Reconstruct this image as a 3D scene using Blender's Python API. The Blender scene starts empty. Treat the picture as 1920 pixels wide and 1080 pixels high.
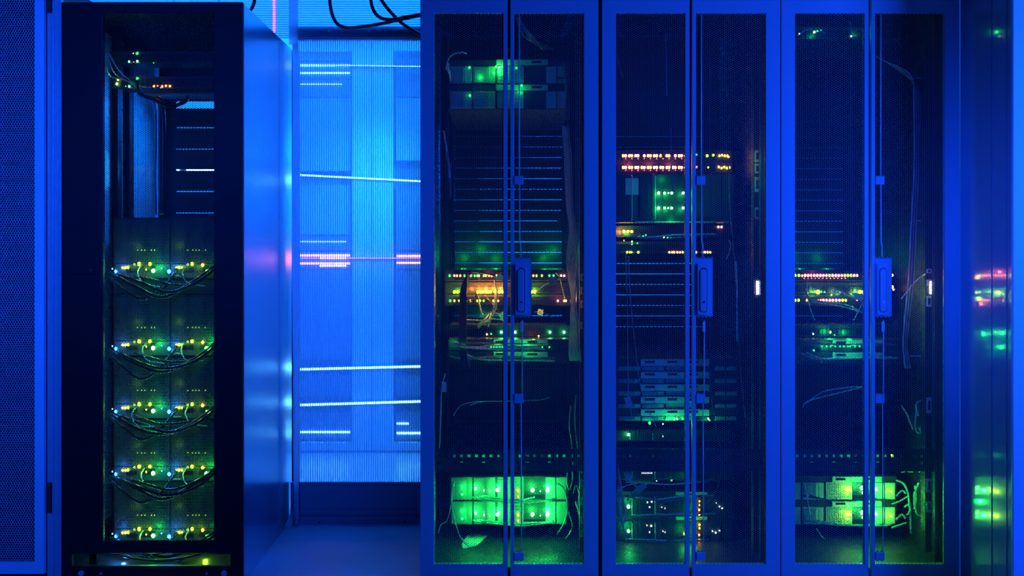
import bpy, math, random
import numpy as np
from mathutils import Vector
rnd = random.Random(7)
SC = bpy.context.scene
COL = SC.collection

# ------------------------------------------------------------------ camera, world, lights, exposure
D0 = 3.6                       # camera distance to the front plane of the cabinets
FPX = 565 * D0                 # focal length in pixels (frame 1920 wide)
CX, CY, EYE = 945.0, 470.0, 1.10
cam = bpy.data.cameras.new('camera'); co = bpy.data.objects.new('camera', cam); COL.objects.link(co)
co.location = (0, -D0, EYE); co.rotation_euler = (math.pi / 2, 0, 0)
cam.sensor_width = 36; cam.lens = FPX / 1920 * 36
cam.shift_x = (960 - CX) / 1920; cam.shift_y = -(540 - CY) / 1920
cam.clip_start = .05; cam.clip_end = 50
SC.camera = co

w = bpy.data.worlds.new('world'); SC.world = w; w.use_nodes = True
w.node_tree.nodes['Background'].inputs[0].default_value = (0.0, 0.012, 0.14, 1)
w.node_tree.nodes['Background'].inputs[1].default_value = 0.08

SC.view_settings.view_transform = 'Standard'; SC.view_settings.look = 'None'
SC.view_settings.exposure = 0.0; SC.view_settings.gamma = 1.0
SC.view_settings.use_curve_mapping = False

BLUE = (0.004, 0.066, 1.0)
def area(name, loc, target, power, sx, sy, col=BLUE, spread=None):
    l = bpy.data.lights.new(name, 'AREA'); l.shape = 'RECTANGLE'; l.size = sx; l.size_y = sy
    l.energy = power; l.color = col
    if spread: l.spread = math.radians(spread)
    o = bpy.data.objects.new(name, l); COL.objects.link(o); o.location = loc
    o.rotation_euler = (Vector(target) - Vector(loc)).to_track_quat('-Z', 'Y').to_euler()
    return o
def point(name, loc, power, col, r=.004):
    l = bpy.data.lights.new(name, 'POINT'); l.energy = power; l.color = col; l.shadow_soft_size = r
    o = bpy.data.objects.new(name, l); COL.objects.link(o); o.location = loc
    return o
area('front_right_lamp', (2.25, -1.55, 1.5), (.9, 0, 1.15), 62, .55, .9)
area('front_left_lamp', (-.9, -3.0, 1.9), (-1.9, 0, 1.2), 22, .5, .7, (0.003, .075, 1), 60)
area('end_wall_fill', (-.3, -2.9, 1.7), (1.51, -.2, 1.1), 2.6, .5, .5, (0.002, .05, 1), 24)  # unseen fill added to brighten the glossy end wall
area('front_fill_lamp', (.9, -3.4, 2.1), (.8, 0, 1.3), 9, .7, .5)
# cold aisle behind the partition
_sp = bpy.data.lights.new('aisle_wall_spot', 'SPOT'); _sp.energy = 240; _sp.color = (.01, .42, 1); _sp.spot_size = math.radians(40); _sp.spot_blend = 1; _sp.shadow_soft_size = .08  # unseen spot added for the cyan bright area on the far racks
_so = bpy.data.objects.new('aisle_wall_spot', _sp); COL.objects.link(_so); _so.location = (-.2, 1.15, 1.9)
_so.rotation_euler = (Vector((-.75, 2.3, 1.40)) - _so.location).to_track_quat('-Z', 'Y').to_euler()
area('aisle_ceiling_lamp', (-.45, 1.75, 2.72), (-.5, 1.85, 0), 150, 3.6, .35, (0.002, .17, 1))
area('aisle_side_fill', (.75, 1.3, 1.55), (-.55, 2.4, 1.3), 40, .3, .5, (0.004, .30, 1))  # added without a visible source, lifts the middle of the far racks
area('aisle_out_lamp', (.25, 2.1, 1.5), (-.9, .3, 1.0), 30, .35, .5, (0.002, .07, 1), 110)
area('aisle_left_fill', (-1.9, 1.35, 2.35), (-1.75, 2.5, 1.95), 16, .5, .3, (0.01, .34, 1))  # unseen fill added to brighten the wall behind the cabinet slot
area('aisle_floor_lamp', (-1.9, 1.3, .9), (-.9, 2.4, .5), 16, .3, .3, (0.006, .14, 1))

# ------------------------------------------------------------------ helpers
def S(d): return FPX / (D0 + d)
def X(px, d): return (px - CX) / S(d)
def Z(py, d): return EYE - (py - CY) / S(d)
def P(px, py, d): return Vector((X(px, d), d, Z(py, d)))

MATS = {}
def mat(name, base=(.5, .5, .5), rough=.45, metal=0.0, spec=.5, noise=0.0, nscale=30, coat=0.0, emit=None, estr=0.0,
        bump=0.0, bscale=200, trans=0.0, transl=0.0):
    if name in MATS: return MATS[name]
    m = bpy.data.materials.new(name); m.use_nodes = True; nt = m.node_tree
    b = nt.nodes['Principled BSDF']
    b.inputs['Base Color'].default_value = (*base, 1); b.inputs['Roughness'].default_value = rough
    b.inputs['Metallic'].default_value = metal
    b.inputs['Specular IOR Level'].default_value = spec
    b.inputs['Coat Weight'].default_value = coat
    tc = nt.nodes.new('ShaderNodeTexCoord')
    if noise:
        n = nt.nodes.new('ShaderNodeTexNoise'); n.inputs['Scale'].default_value = nscale; n.inputs['Detail'].default_value = 4
        nt.links.new(tc.outputs['Object'], n.inputs['Vector'])
        mx = nt.nodes.new('ShaderNodeMixRGB'); mx.inputs[1].default_value = (*[c * (1 - noise) for c in base], 1)
        mx.inputs[2].default_value = (*[min(1, c * (1 + noise)) for c in base], 1)
        nt.links.new(n.outputs['Fac'], mx.inputs[0]); nt.links.new(mx.outputs[0], b.inputs['Base Color'])
    if bump:
        n2 = nt.nodes.new('ShaderNodeTexNoise'); n2.inputs['Scale'].default_value = bscale; n2.inputs['Detail'].default_value = 5
        nt.links.new(tc.outputs['Object'], n2.inputs['Vector'])
        bp = nt.nodes.new('ShaderNodeBump'); bp.inputs['Strength'].default_value = bump; bp.inputs['Distance'].default_value = .002
        nt.links.new(n2.outputs['Fac'], bp.inputs['Height']); nt.links.new(bp.outputs[0], b.inputs['Normal'])
    if emit:
        b.inputs['Emission Color'].default_value = (*emit, 1); b.inputs['Emission Strength'].default_value = estr
    out = nt.nodes['Material Output']
    if transl or trans:
        sh = b.outputs[0]
        if transl:
            t = nt.nodes.new('ShaderNodeBsdfTranslucent'); t.inputs[0].default_value = (.95, .97, 1, 1)
            ms = nt.nodes.new('ShaderNodeMixShader'); ms.inputs[0].default_value = transl
            nt.links.new(sh, ms.inputs[1]); nt.links.new(t.outputs[0], ms.inputs[2]); sh = ms.outputs[0]
        if trans:
            t = nt.nodes.new('ShaderNodeBsdfTransparent'); t.inputs[0].default_value = (.97, .99, 1, 1)
            ms = nt.nodes.new('ShaderNodeMixShader'); ms.inputs[0].default_value = trans
            nt.links.new(sh, ms.inputs[1]); nt.links.new(t.outputs[0], ms.inputs[2]); sh = ms.outputs[0]
        nt.links.new(sh, out.inputs['Surface'])
    MATS[name] = m
    return m
M_PAINT = mat('light_grey_powder_coat', (.56, .57, .60), .42, noise=.04, nscale=6, bump=.05, bscale=900)
M_MESH = mat('perforated_sheet_grey', (.30, .31, .34), .5, noise=.05, nscale=8)
M_BLACK = mat('black_powder_coat', (.006, .006, .007), .5, spec=.2, noise=.1, nscale=8)
M_BMESH = mat('black_perforated_sheet', (.006, .006, .007), .45, spec=.25, noise=.1, nscale=8)
M_SIDE = mat('satin_side_panel', (.46, .48, .62), .23, .75, noise=.05, nscale=3)
M_DARK = mat('dark_device_metal', (.022, .023, .026), .42, noise=.15, nscale=20)
M_INT = mat('dark_rack_interior', (.016, .016, .018), .5, noise=.1, nscale=5)
M_PORT = mat('port_black_plastic', (.008, .008, .008), .35, noise=.1)
M_GALV = mat('galvanised_steel', (.42, .44, .47), .35, .35, noise=.12, nscale=40)
M_PLATE = mat('bright_steel_plate', (.55, .56, .6), .38, .1, noise=.1, nscale=40)
M_ROD = mat('bright_steel_rod', (.97, .98, 1), .18, .0, spec=1.0)
M_FLOOR = mat('vinyl_floor', (.42, .43, .48), .30, noise=.22, nscale=4, bump=.15, bscale=60)
M_KICK = mat('grey_kick_panel', (.20, .21, .25), .4, noise=.08, nscale=5)
M_CABLE_BLACK = mat('black_cable_sheath', (.012, .012, .014), .35, noise=.1)
M_CABLE_GREY = mat('pale_cable_sheath', (.62, .66, .74), .32, noise=.1)
M_CABLE_MID = mat('mid_grey_cable_sheath', (.13, .13, .15), .3, noise=.1)
M_TAG = mat('white_label_tape', (.8, .8, .8), .5, noise=.05)
M_RUBBER = mat('black_rubber_plug', (.01, .01, .01), .6, noise=.1)
M_WALLB = mat('aisle_wall_paint', (.75, .76, .8), .5, noise=.04, nscale=3)
M_GLOSSW = mat('glossy_end_panel', (.40, .41, .46), .13, noise=.05, nscale=2, coat=.5, bump=.02, bscale=8)
M_POLY = mat('clear_twinwall_skin', (.6, .65, .7), .18, noise=.02, trans=.84, transl=.5)
M_WEB = mat('twinwall_rib', (.45, .5, .6), .3, noise=.02, trans=.12, transl=.5)
M_FILM = mat('milky_plastic_film', (.85, .87, .95), .25, noise=.05, trans=.15, transl=.7)

LEDC = {'g': ((.012, 1, .04), 16), 'G': ((.14, 1, .20), 26), 'y': ((.38, 1, .008), 13), 'Y': ((1, .62, .015), 20),
        'o': ((1, .33, .03), 15), 'r': ((1, .08, .06), 8), 'p': ((1, .24, .13), 18), 'b': ((.03, .30, 1), 22),
        'w': ((.6, 1, .8), 7), 'c': ((.12, .62, 1), 22), 'h': ((.25, .65, 1), 9), 'q': ((.25, .9, .3), 5), 't': ((.5, 1, .05), 1.6),
        'W': ((.85, .9, 1), 14)}
def led_mat(k):
    c, s = LEDC[k]
    nm = {'g': 'green', 'G': 'bright_green', 'y': 'lime', 'Y': 'amber_yellow', 'o': 'orange', 'r': 'red', 'p': 'coral', 'b': 'blue',
          'w': 'pale_green', 'c': 'cyan_white', 'h': 'cool_white', 'W': 'white', 'q': 'dim_green', 't': 'dim_lime'}[k]
    return mat(nm + '_indicator_glow', (.1, .1, .1), .3, emit=c, estr=s)

class MB:
    def __init__(s): s.v = []; s.f = []
    def box(s, x0, x1, y0, y1, z0, z1):
        n = len(s.v)
        s.v += [(x0, y0, z0), (x1, y0, z0), (x1, y1, z0), (x0, y1, z0), (x0, y0, z1), (x1, y0, z1), (x1, y1, z1), (x0, y1, z1)]
        s.f += [(n, n+3, n+2, n+1), (n+4, n+5, n+6, n+7), (n, n+1, n+5, n+4), (n+1, n+2, n+6, n+5), (n+2, n+3, n+7, n+6), (n+3, n, n+4, n+7)]
        return s
    def prism(s, pts, y0, y1):            # outline in x, z extruded in depth
        n = len(s.v); k = len(pts)
        s.v += [(x, y0, z) for x, z in pts] + [(x, y1, z) for x, z in pts]
        s.f += [tuple(range(n, n+k)), tuple(range(n+2*k-1, n+k-1, -1))]
        s.f += [(n+i, n+k+i, n+k+(i+1) % k, n+(i+1) % k) for i in range(k)]
        return s
    def ring(s, outer, inner, y0, y1):    # plate with an opening, same point count
        n = len(s.v); k = len(outer)
        for pts, y in ((outer, y0), (inner, y0), (outer, y1), (inner, y1)):
            s.v += [(x, y, z) for x, z in pts]
        for i in range(k):
            j = (i+1) % k
            s.f += [(n+i, n+j, n+k+j, n+k+i), (n+2*k+i, n+3*k+i, n+3*k+j, n+2*k+j), (n+i, n+2*k+i, n+2*k+j, n+j), (n+k+i, n+k+j, n+3*k+j, n+3*k+i)]
        return s
    def tube(s, pts, r, seg=6):
        pts = [Vector(p) for p in pts]; n0 = len(s.v); k = len(pts)
        for i, p in enumerate(pts):
            t = (pts[min(i+1, k-1)] - pts[max(i-1, 0)]).normalized()
            a = Vector((0, 1, 0)) if abs(t.y) < .9 else Vector((1, 0, 0))
            u = t.cross(a).normalized(); v = t.cross(u)
            rr = r(i / (k-1)) if callable(r) else r
            for q in range(seg):
                an = 2*math.pi*q/seg
                s.v.append(tuple(p + (u*math.cos(an) + v*math.sin(an))*rr))
        for i in range(k-1):
            for q in range(seg):
                a = n0+i*seg+q; b = n0+i*seg+(q+1) % seg
                s.f.append((a, b, b+seg, a+seg))
        s.f += [tuple(range(n0+seg-1, n0-1, -1)), tuple(range(n0+(k-1)*seg, n0+k*seg))]
        return s
    def disc(s, x, z, y0, y1, r, seg=16):
        return s.prism([(x+r*math.cos(2*math.pi*i/seg), z+r*math.sin(2*math.pi*i/seg)) for i in range(seg)], y0, y1)
    def mesh(s, name, m):
        me = bpy.data.meshes.new(name); me.from_pydata(s.v, [], s.f); me.materials.append(m); me.update(); return me
    def build(s, name, m, parent=None, bevel=0, smooth=False, loc=None):
        me = s.mesh(name, m)
        if smooth: me.polygons.foreach_set('use_smooth', [True]*len(me.polygons))
        o = bpy.data.objects.new(name, me); COL.objects.link(o)
        if parent is not None: o.parent = parent
        if loc is not None: o.location = loc
        if bevel:
            bv = o.modifiers.new('bevel', 'BEVEL'); bv.width = bevel; bv.segments = 2; bv.limit_method = 'ANGLE'
        return o
def tag(o, label, cat, group=None):
    o['label'] = label; o['category'] = cat
    if group: o['group'] = group
    return o
def struct(o): o['kind'] = 'structure'; return o
def thing(name, label, cat, loc=(0, 0, 0), group=None):
    o = bpy.data.objects.new(name, None); COL.objects.link(o); o.location = loc; o.empty_display_size = .05
    return tag(o, label, cat, group)
def rrect(x0, x1, z0, z1, r, k=5):
    pts = []
    for cx, cz, a0 in ((x1-r, z1-r, 0), (x0+r, z1-r, 90), (x0+r, z0+r, 180), (x1-r, z0+r, 270)):
        for i in range(k):
            a = math.radians(a0 + 90*i/(k-1)); pts.append((cx+r*math.cos(a), cz+r*math.sin(a)))
    return pts
def smooth_path(pts, n=8):
    pts = [Vector(p) for p in pts]; out = []
    for i in range(len(pts)-1):
        p0 = pts[max(i-1, 0)]; p1 = pts[i]; p2 = pts[i+1]; p3 = pts[min(i+2, len(pts)-1)]
        for j in range(n):
            t = j/n
            out.append(.5*((2*p1) + (p2-p0)*t + (2*p0-5*p1+4*p2-p3)*t*t + (3*p1-p0-3*p2+p3)*t**3))
    out.append(pts[-1]); return out

def hex_sheet(name, x0, x1, z0, z1, p, m, y=.004, k=.505, solid=(), wall=.0012, rows=False, parent=None, sag=None):
    """perforated sheet: one hexagonal hole per cell of a honeycomb; cells in `solid` stay closed"""
    cells_h, cells_s = [], []
    R = p/math.sqrt(3)
    if not rows:
        nc = int(round((x1-x0)/(1.5*R))); nr = int(round((z1-z0)/p))
        for i in range(-1, nc+1):
            for j in range(-1, nr+2):
                cx = x0+(i+.5)*1.5*R; cz = z1-(j+.5)*p-(i % 2)*p/2
                hole = 0 <= i < nc and cz < z1 and cz > z0
                for (a, b, c, d) in solid:
                    if a <= cx <= b and c <= cz <= d: hole = False
                (cells_h if hole else cells_s).append((cx, cz))
        ang = [math.radians(60*q) for q in range(6)]
    else:
        nc = int(round((x1-x0)/p)); nr = int(round((z1-z0)/(1.5*R)))
        for j in range(-1, nr+1):
            for i in range(-1, nc+2):
                cx = x1-(i+.5)*p-(j % 2)*p/2; cz = z1-(j+.5)*1.5*R
                hole = x0 < cx < x1 and 0 <= j < nr
                (cells_h if hole else cells_s).append((cx, cz))
        ang = [math.radians(60*q+30) for q in range(6)]
    ca = np.cos(ang); sa = np.sin(ang)
    H = np.array(cells_h); Sd = np.array(cells_s); r = k*p
    nh = len(H); layers = 3 if wall else 2
    V = np.zeros((nh, layers*6, 3))
    for L in range(layers):
        rr = R if L == 0 else r
        V[:, L*6:(L+1)*6, 0] = H[:, :1] + rr*ca; V[:, L*6:(L+1)*6, 2] = H[:, 1:] + rr*sa
        V[:, L*6:(L+1)*6, 1] = y if L < 2 else y+wall
    F = []
    for q in range(6):
        t = (q+1) % 6
        F.append((q, t, 6+t, 6+q))
        if wall: F.append((6+q, 6+t, 12+t, 12+q))
    F = np.array(F)[None] + (np.arange(nh)*layers*6)[:, None, None]
    V = V.reshape(-1, 3); F = F.reshape(-1, 4)
    n = len(V); ns = len(Sd)
    VS = np.zeros((ns, 6, 3)); VS[:, :, 0] = Sd[:, :1] + R*ca; VS[:, :, 2] = Sd[:, 1:] + R*sa; VS[:, :, 1] = y
    VS = VS.reshape(-1, 3)
    me = bpy.data.meshes.new(name)
    AV = np.vstack([V, VS]).astype(np.float32)
    me.vertices.add(len(AV)); me.vertices.foreach_set('co', AV.ravel())
    loops = np.concatenate([F.ravel(), n + np.arange(ns*6)]).astype(np.int32)
    me.loops.add(len(loops)); me.loops.foreach_set('vertex_index', loops)
    starts = np.concatenate([np.arange(len(F))*4, len(F)*4 + np.arange(ns)*6]).astype(np.int32)
    me.polygons.add(len(starts)); me.polygons.foreach_set('loop_start', starts)
    me.update(calc_edges=True); me.materials.append(m)
    o = bpy.data.objects.new(name, me); COL.objects.link(o)
    if parent is not None: o.parent = parent
    return o

_ico = {}
def led(parent, px, py, d, k='g', rx=.0035, rz=.0042, name='status_light', root=None):
    """small domed indicator set in the face of its device; parent sits at its own origin"""
    key = (k, round(rx, 4), round(rz, 4))
    if key not in _ico:
        mb = MB(); n = 8
        rings = [(1.0, 0), (.8, -.55), (.35, -.9)]
        for s_, yy in rings:
            for q in range(n):
                a = 2*math.pi*q/n; mb.v.append((rx*s_*math.cos(a), yy*.0035, rz*s_*math.sin(a)))
        for L in range(2):
            for q in range(n):
                t = (q+1) % n; mb.f.append((L*n+q, L*n+t, (L+1)*n+t, (L+1)*n+q))
        mb.f.append(tuple(range(2*n, 3*n)))
        _ico[key] = mb.mesh(name, led_mat(k))
    o = bpy.data.objects.new(name, _ico[key]); COL.objects.link(o)
    loc = P(px, py, d)
    o.parent = parent; o.location = loc - parent.location
    return o

from mathutils.bvhtree import BVHTree
SOLID = []
def keep(v, f):
    a = np.array(v); SOLID.append((a.min(0), a.max(0), BVHTree.FromPolygons([tuple(q) for q in v], [tuple(q) for q in f])))
def read_solids():
    bpy.context.view_layer.update()
    for o in bpy.data.objects:
        if o.type != 'MESH' or o.name.startswith(('perforated', 'wall', 'floor', 'ceiling', 'status', 'light_bar', 'network_cable')): continue
        mw = o.matrix_world
        keep([tuple(mw @ q.co) for q in o.data.vertices], [tuple(p.vertices) for p in o.data.polygons])
def free_of_others(mb, label):
    """how far a cable has to be pulled forward so that it lies on top of what is already there"""
    if not SOLID: read_solids()
    base = np.array(mb.v)
    for k in range(40):
        pull = (k//2+1)//1*.003*(1 if k % 2 == 0 else -1) if k else 0
        if k: pull = ((k+1)//2)*.003*(1 if k % 2 else -.6)
        v = base-np.array([0, pull, 0]); lo, hi = v.min(0), v.max(0)
        if lo[1] < .028: continue
        t = None; hit = False
        for a, b, tr in SOLID:
            if (a > hi).any() or (b < lo).any(): continue
            if t is None: t = BVHTree.FromPolygons([tuple(q) for q in v], mb.f)
            if t.overlap(tr): hit = True; break
        if not hit: return pull
    return 0
def cable(pts, r, m, label, group=None, name='network_cable', cat='cable', tagpos=None, n=8):
    path = smooth_path(pts, n); mb = MB(); mb.tube(path, r)
    pull = free_of_others(mb, label)
    if pull: path = [p - Vector((0, pull, 0)) for p in path]; mb = MB(); mb.tube(path, r)
    keep(mb.v, mb.f)
    o = mb.build(name, m, smooth=True); tag(o, label, cat, group)
    if tagpos is not None:
        i = int(tagpos*(len(path)-2)); a = path[i]; t = (path[i+1]-path[i]).normalized()
        u = Vector((-t.z, 0, t.x)).normalized(); L, Wd = .036, .011
        q = [a - t*L/2 - u*Wd, a + t*L/2 - u*Wd, a + t*L/2 + u*Wd, a - t*L/2 + u*Wd]
        mt = MB(); yv = Vector((0, -r-.0012, 0)); yb = Vector((0, -r-.0002, 0))
        mt.v = [tuple(v+yv) for v in q] + [tuple(v+yb) for v in q]
        mt.f = [(0, 1, 2, 3), (7, 6, 5, 4), (0, 4, 5, 1), (1, 5, 6, 2), (2, 6, 7, 3), (3, 7, 4, 0)]
        mt.build('label_tag', M_TAG, o)
    return o

# ------------------------------------------------------------------ the setting
struct(MB().box(-3.4, 3.2, -4.6, 2.56, -.05, 0).build('floor', M_FLOOR))
struct(MB().box(-3.4, 3.2, .80, 2.56, 2.76, 2.8).build('ceiling', M_WALLB))
struct(MB().box(-3.4, 3.2, 2.5, 2.56, 0, 2.76).build('wall_back', M_WALLB))
# glossy end wall running from the right-hand cabinet towards the viewer
XW = X(1798, 0)
wr = struct(MB().box(XW+.004, XW+.04, -.385, -.003, 0, 2.35).build('wall_right', M_GLOSSW))
wj = MB()
for y_ in (-.335, -.235):
    wj.box(XW+.002, XW+.0045, y_-.0012, y_+.0012, 0, 2.35)
struct(wj.build('trim_1', M_KICK, wr))
struct(MB().box(X(1899, -.40), X(1899, -.40)+.10, -.402, -.387, 0, 2.35).build('trim_2', M_WALLB, bevel=.003))
# partition of twin-wall polycarbonate
DP = .79
pxa, pxb = X(552, DP), X(800, DP)
zb, zt = Z(903, DP), Z(74, DP)
def poly_panel(name, x0, x1, z0, z1, vertical, pitch):
    root = MB().box(x0, x1, DP, DP+.0006, z0, z1).build(name, M_POLY)
    MB().box(x0, x1, DP+.0094, DP+.010, z0, z1).build('rear_skin', M_POLY, root)
    wb = MB()
    if vertical:
        k = int((x1-x0)/pitch)
        for i in range(k+1):
            xx = x0+i*pitch; wb.box(xx, xx+.0020, DP+.0007, DP+.0093, z0, z1)
    else:
        k = int((z1-z0)/pitch)
        for i in range(k+1):
            zz = z0+i*pitch; wb.box(x0, x1, DP+.0007, DP+.0093, zz, zz+.0018)
    wb.build('rib', M_WEB, root)
    return struct(root)
struct(poly_panel('wall_partition', pxa, pxb, zb, zt, True, .0091))
poly_panel('wall_partition_upper', -1.9, pxb, Z(72, DP)+.002, 2.6, False, .0091)
bm_ = struct(MB().box(pxa, pxb, DP+.014, DP+.05, Z(73, DP), Z(49, DP)).build('trim_3', M_KICK))
struct(MB().box(X(543, DP), X(559, DP), DP-.012, DP-.002, Z(84, DP), 2.6).build('trim_4', M_FILM))
kick = MB().box(X(545, DP), pxb, DP-.006, DP+.012, 0.0, zb-.001).box(X(545, DP), pxb, DP-.014, DP-.006, Z(964, DP), Z(955, DP))
kick.box(X(545, DP), pxb, DP-.022, DP-.014, .0, Z(968, DP))
kk = struct(kick.build('baseboard_back', M_KICK, bevel=.002))
for px in (601, 760):
    MB().disc(X(px, DP), Z(976.5, DP), DP-.025, DP-.0225, .004).build('screw', M_RUBBER, kk)
# fixing blocks that keep ceiling and floor of the aisle closed behind the cabinets
# ------------------------------------------------------------------ cabinets
L0 = 565.0
RH = 2.02
def rack(x0, label, lockbright=False):
    root = thing('server_rack', label, 'server rack', (x0, 0, 0))
    W = 334/L0
    T = .012
    b = MB()
    b.box(0, T, .022, 1.07, .03, RH).box(W-T, W, .022, 1.07, .03, RH)          # side panels
    b.box(T, W-T, .022, 1.07, RH-T, RH).box(T, W-T, .022, 1.07, .03, .042)      # top, bottom
    b.build('side_panel', M_INT, root)
    b = MB().box(.004, W-.004, .03, 1.06, 0, .03); b.build('plinth', M_BLACK, root)
    rz0, rz1, ry = Z(884, .11), Z(842, .11), .11
    rail = MB(); n_ = 22; hx0 = W/2-n_*.0125; q1, q2 = Z(855, .11), Z(868.5, .11); hs = .0052
    rail.box(T, hx0+.0125-hs, ry, ry+.003, rz0, rz1).box(hx0+(n_-.5)*.025+hs, W-T, ry, ry+.003, rz0, rz1)
    rail.box(hx0+.0125-hs, hx0+(n_-.5)*.025+hs, ry, ry+.003, q1+hs, rz1).box(hx0+.0125-hs, hx0+(n_-.5)*.025+hs, ry, ry+.003, q2+hs, q1-hs).box(hx0+.0125-hs, hx0+(n_-.5)*.025+hs, ry, ry+.003, rz0, q2-hs)
    for i in range(n_-1):
        a_ = hx0+(i+.5)*.025+hs; rail.box(a_, a_+.025-2*hs, ry, ry+.003, q1-hs, q1+hs)
    low = [i for i in range(n_) if i % 3 == 1]
    for i in range(n_-1):
        a_ = hx0+(i+.5)*.025+hs; rail.box(a_, a_+.025-2*hs, ry, ry+.003, q2-hs, q2+hs)
    for i in range(n_):
        if i not in low: rail.box(hx0+(i+.5)*.025-hs, hx0+(i+.5)*.025+hs, ry, ry+.003, q2-hs, q2+hs)
    rail.build('punched_cross_rail', M_INT, root)
    # posts
    for (xa, ya) in ((T, .10), (W-T-.03, .10), (T, .99), (W-T-.03, .99)):
        pb = MB().box(xa, xa+.03, ya, ya+.03, .042, RH-T).build('post', M_DARK, root)
    # baffles closing the space beside the mounting opening at the far side
    cx = W/2; hw = .2285
    MB().box(T, cx-hw, 1.021, 1.024, .042, RH-T).box(cx+hw, W-T, 1.021, 1.024, .042, RH-T).build('baffle', M_INT, root)
    zt_, zb_ = EYE+(CY-24)/L0, EYE-(1058-CY)/L0
    for side in (0, 1):
        a, c = (0, 164/L0) if side == 0 else (169/L0, W)
        pa, pc = (26/L0, 156/L0) if side == 0 else (176/L0, 307/L0)
        lab = 'left' if side == 0 else 'right'
        fr = MB().ring([(a, .014), (c, .014), (c, RH-.005), (a, RH-.005)], [(pa, zb_), (pc, zb_), (pc, zt_), (pa, zt_)], 0, .020)
        # thin joint line pressed into the stile
        door = fr.build('door', M_PAINT, root, bevel=.0015)
        p = .00736
        if side == 0: sol = ()
        else:
            sol = [(pa, X(996, 0)-X(788, 0), Z(595, 0), Z(483, 0)), (pa, pa+.030, Z(346, 0), Z(330, 0)),
                   (pa, pa+.034, Z(757, 0), Z(739, 0)), (pa, pa+.034, Z(1052, 0), Z(1034, 0))]
        key = 'mesh%d' % side
        if key not in _ico:
            o = hex_sheet('perforated_panel', pa, pc, zb_, zt_, p, M_MESH, solid=sol, parent=door); _ico[key] = o.data
        else:
            o = bpy.data.objects.new('perforated_panel', _ico[key]); COL.objects.link(o); o.parent = door
        if side == 1:
            u = lambda px: X(px, 0)-X(788, 0)
            xr = u(974)
            MB().tube([(xr-.0005, -.003, Z(28, 0)), (xr-.0005, -.003, Z(330, 0))], .0022, 8).build('lock_rod', M_ROD, door, smooth=True)
            MB().tube([(xr, -.003, Z(345, 0)), (xr+.0005, -.003, Z(452, 0)), (xr+.004, -.003, Z(462, 0)), (xr+.004, -.003, Z(482, 0))], .0022, 8).build('lock_rod', M_ROD, door, smooth=True)
            MB().tube([(u(979), -.003, Z(600, 0)), (u(979), -.003, Z(740, 0))], .0018, 8).build('lock_rod', M_ROD, door, smooth=True)
            MB().tube([(u(977), -.003, Z(756, 0)), (u(978), -.003, Z(1036, 0))], .0018, 8).build('lock_rod', M_ROD, door, smooth=True)
            MB().box(u(976), u(981), -.004, .003, Z(622, 0), Z(603, 0)).build('rod_coupling', M_ROD, door, bevel=.001)
            for (q0, q1) in ((330, 346), (739, 756), (1035, 1051)):
                MB().box(pa+.001, u(981), -.0045, .004, Z(q1, 0), Z(q0, 0)).build('rod_guide', M_PAINT, door, bevel=.001)
            MB().box(pa+.001, X(995, 0)-X(788, 0)-.001, .0015, .0032, Z(592.5, 0), Z(485.5, 0)).build('handle_plate', M_PAINT, door)
            # swing handle: escutcheon, recessed grip and lock barrel
            hx = MB().ring(rrect(u(966), u(986), Z(590, 0), Z(494, 0), .004), rrect(u(969), u(984), Z(586, 0), Z(502, 0), .012), -.010, .003)
            hx.box(u(967), u(985), -.001, .003, Z(588, 0), Z(497, 0))
            hx.build('handle_escutcheon', M_PAINT, door, bevel=.0008)
            MB().prism(rrect(u(970.5), u(982.5), Z(584, 0), Z(504, 0), .0095), -.016, -.002).build('handle', M_PAINT, door, bevel=.0025)
            MB().disc(u(977), Z(566, 0), -.018, -.0155, .0048 if lockbright else .0035).build('lock_barrel', M_ROD if lockbright else M_DARK, door)
    return root
XR = [X(788, 0), X(1129, 0), X(1465, 0)]
XC = [x + 167/L0 for x in XR]
rack(XR[0], 'tall grey server rack next to the glowing ribbed partition, bright green servers low inside')
rack(XR[1], 'middle grey server rack of three, long coral light rows behind its left door')
rack(XR[2], 'grey server rack nearest the glossy right-hand wall, pale lock on its handle', True)
# black strips standing in for the shade in the gaps between the cabinets
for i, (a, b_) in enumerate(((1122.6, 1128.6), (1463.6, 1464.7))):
    tag(MB().box(X(a, 0), X(b_, 0), .012, .05, .0, RH).build('gap_shade', M_RUBBER),
        ['strip of painted shade between the first and middle grey racks', 'narrow strip of painted shade between the middle rack and the rack by the right wall'][i], 'shade strip')

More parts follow.
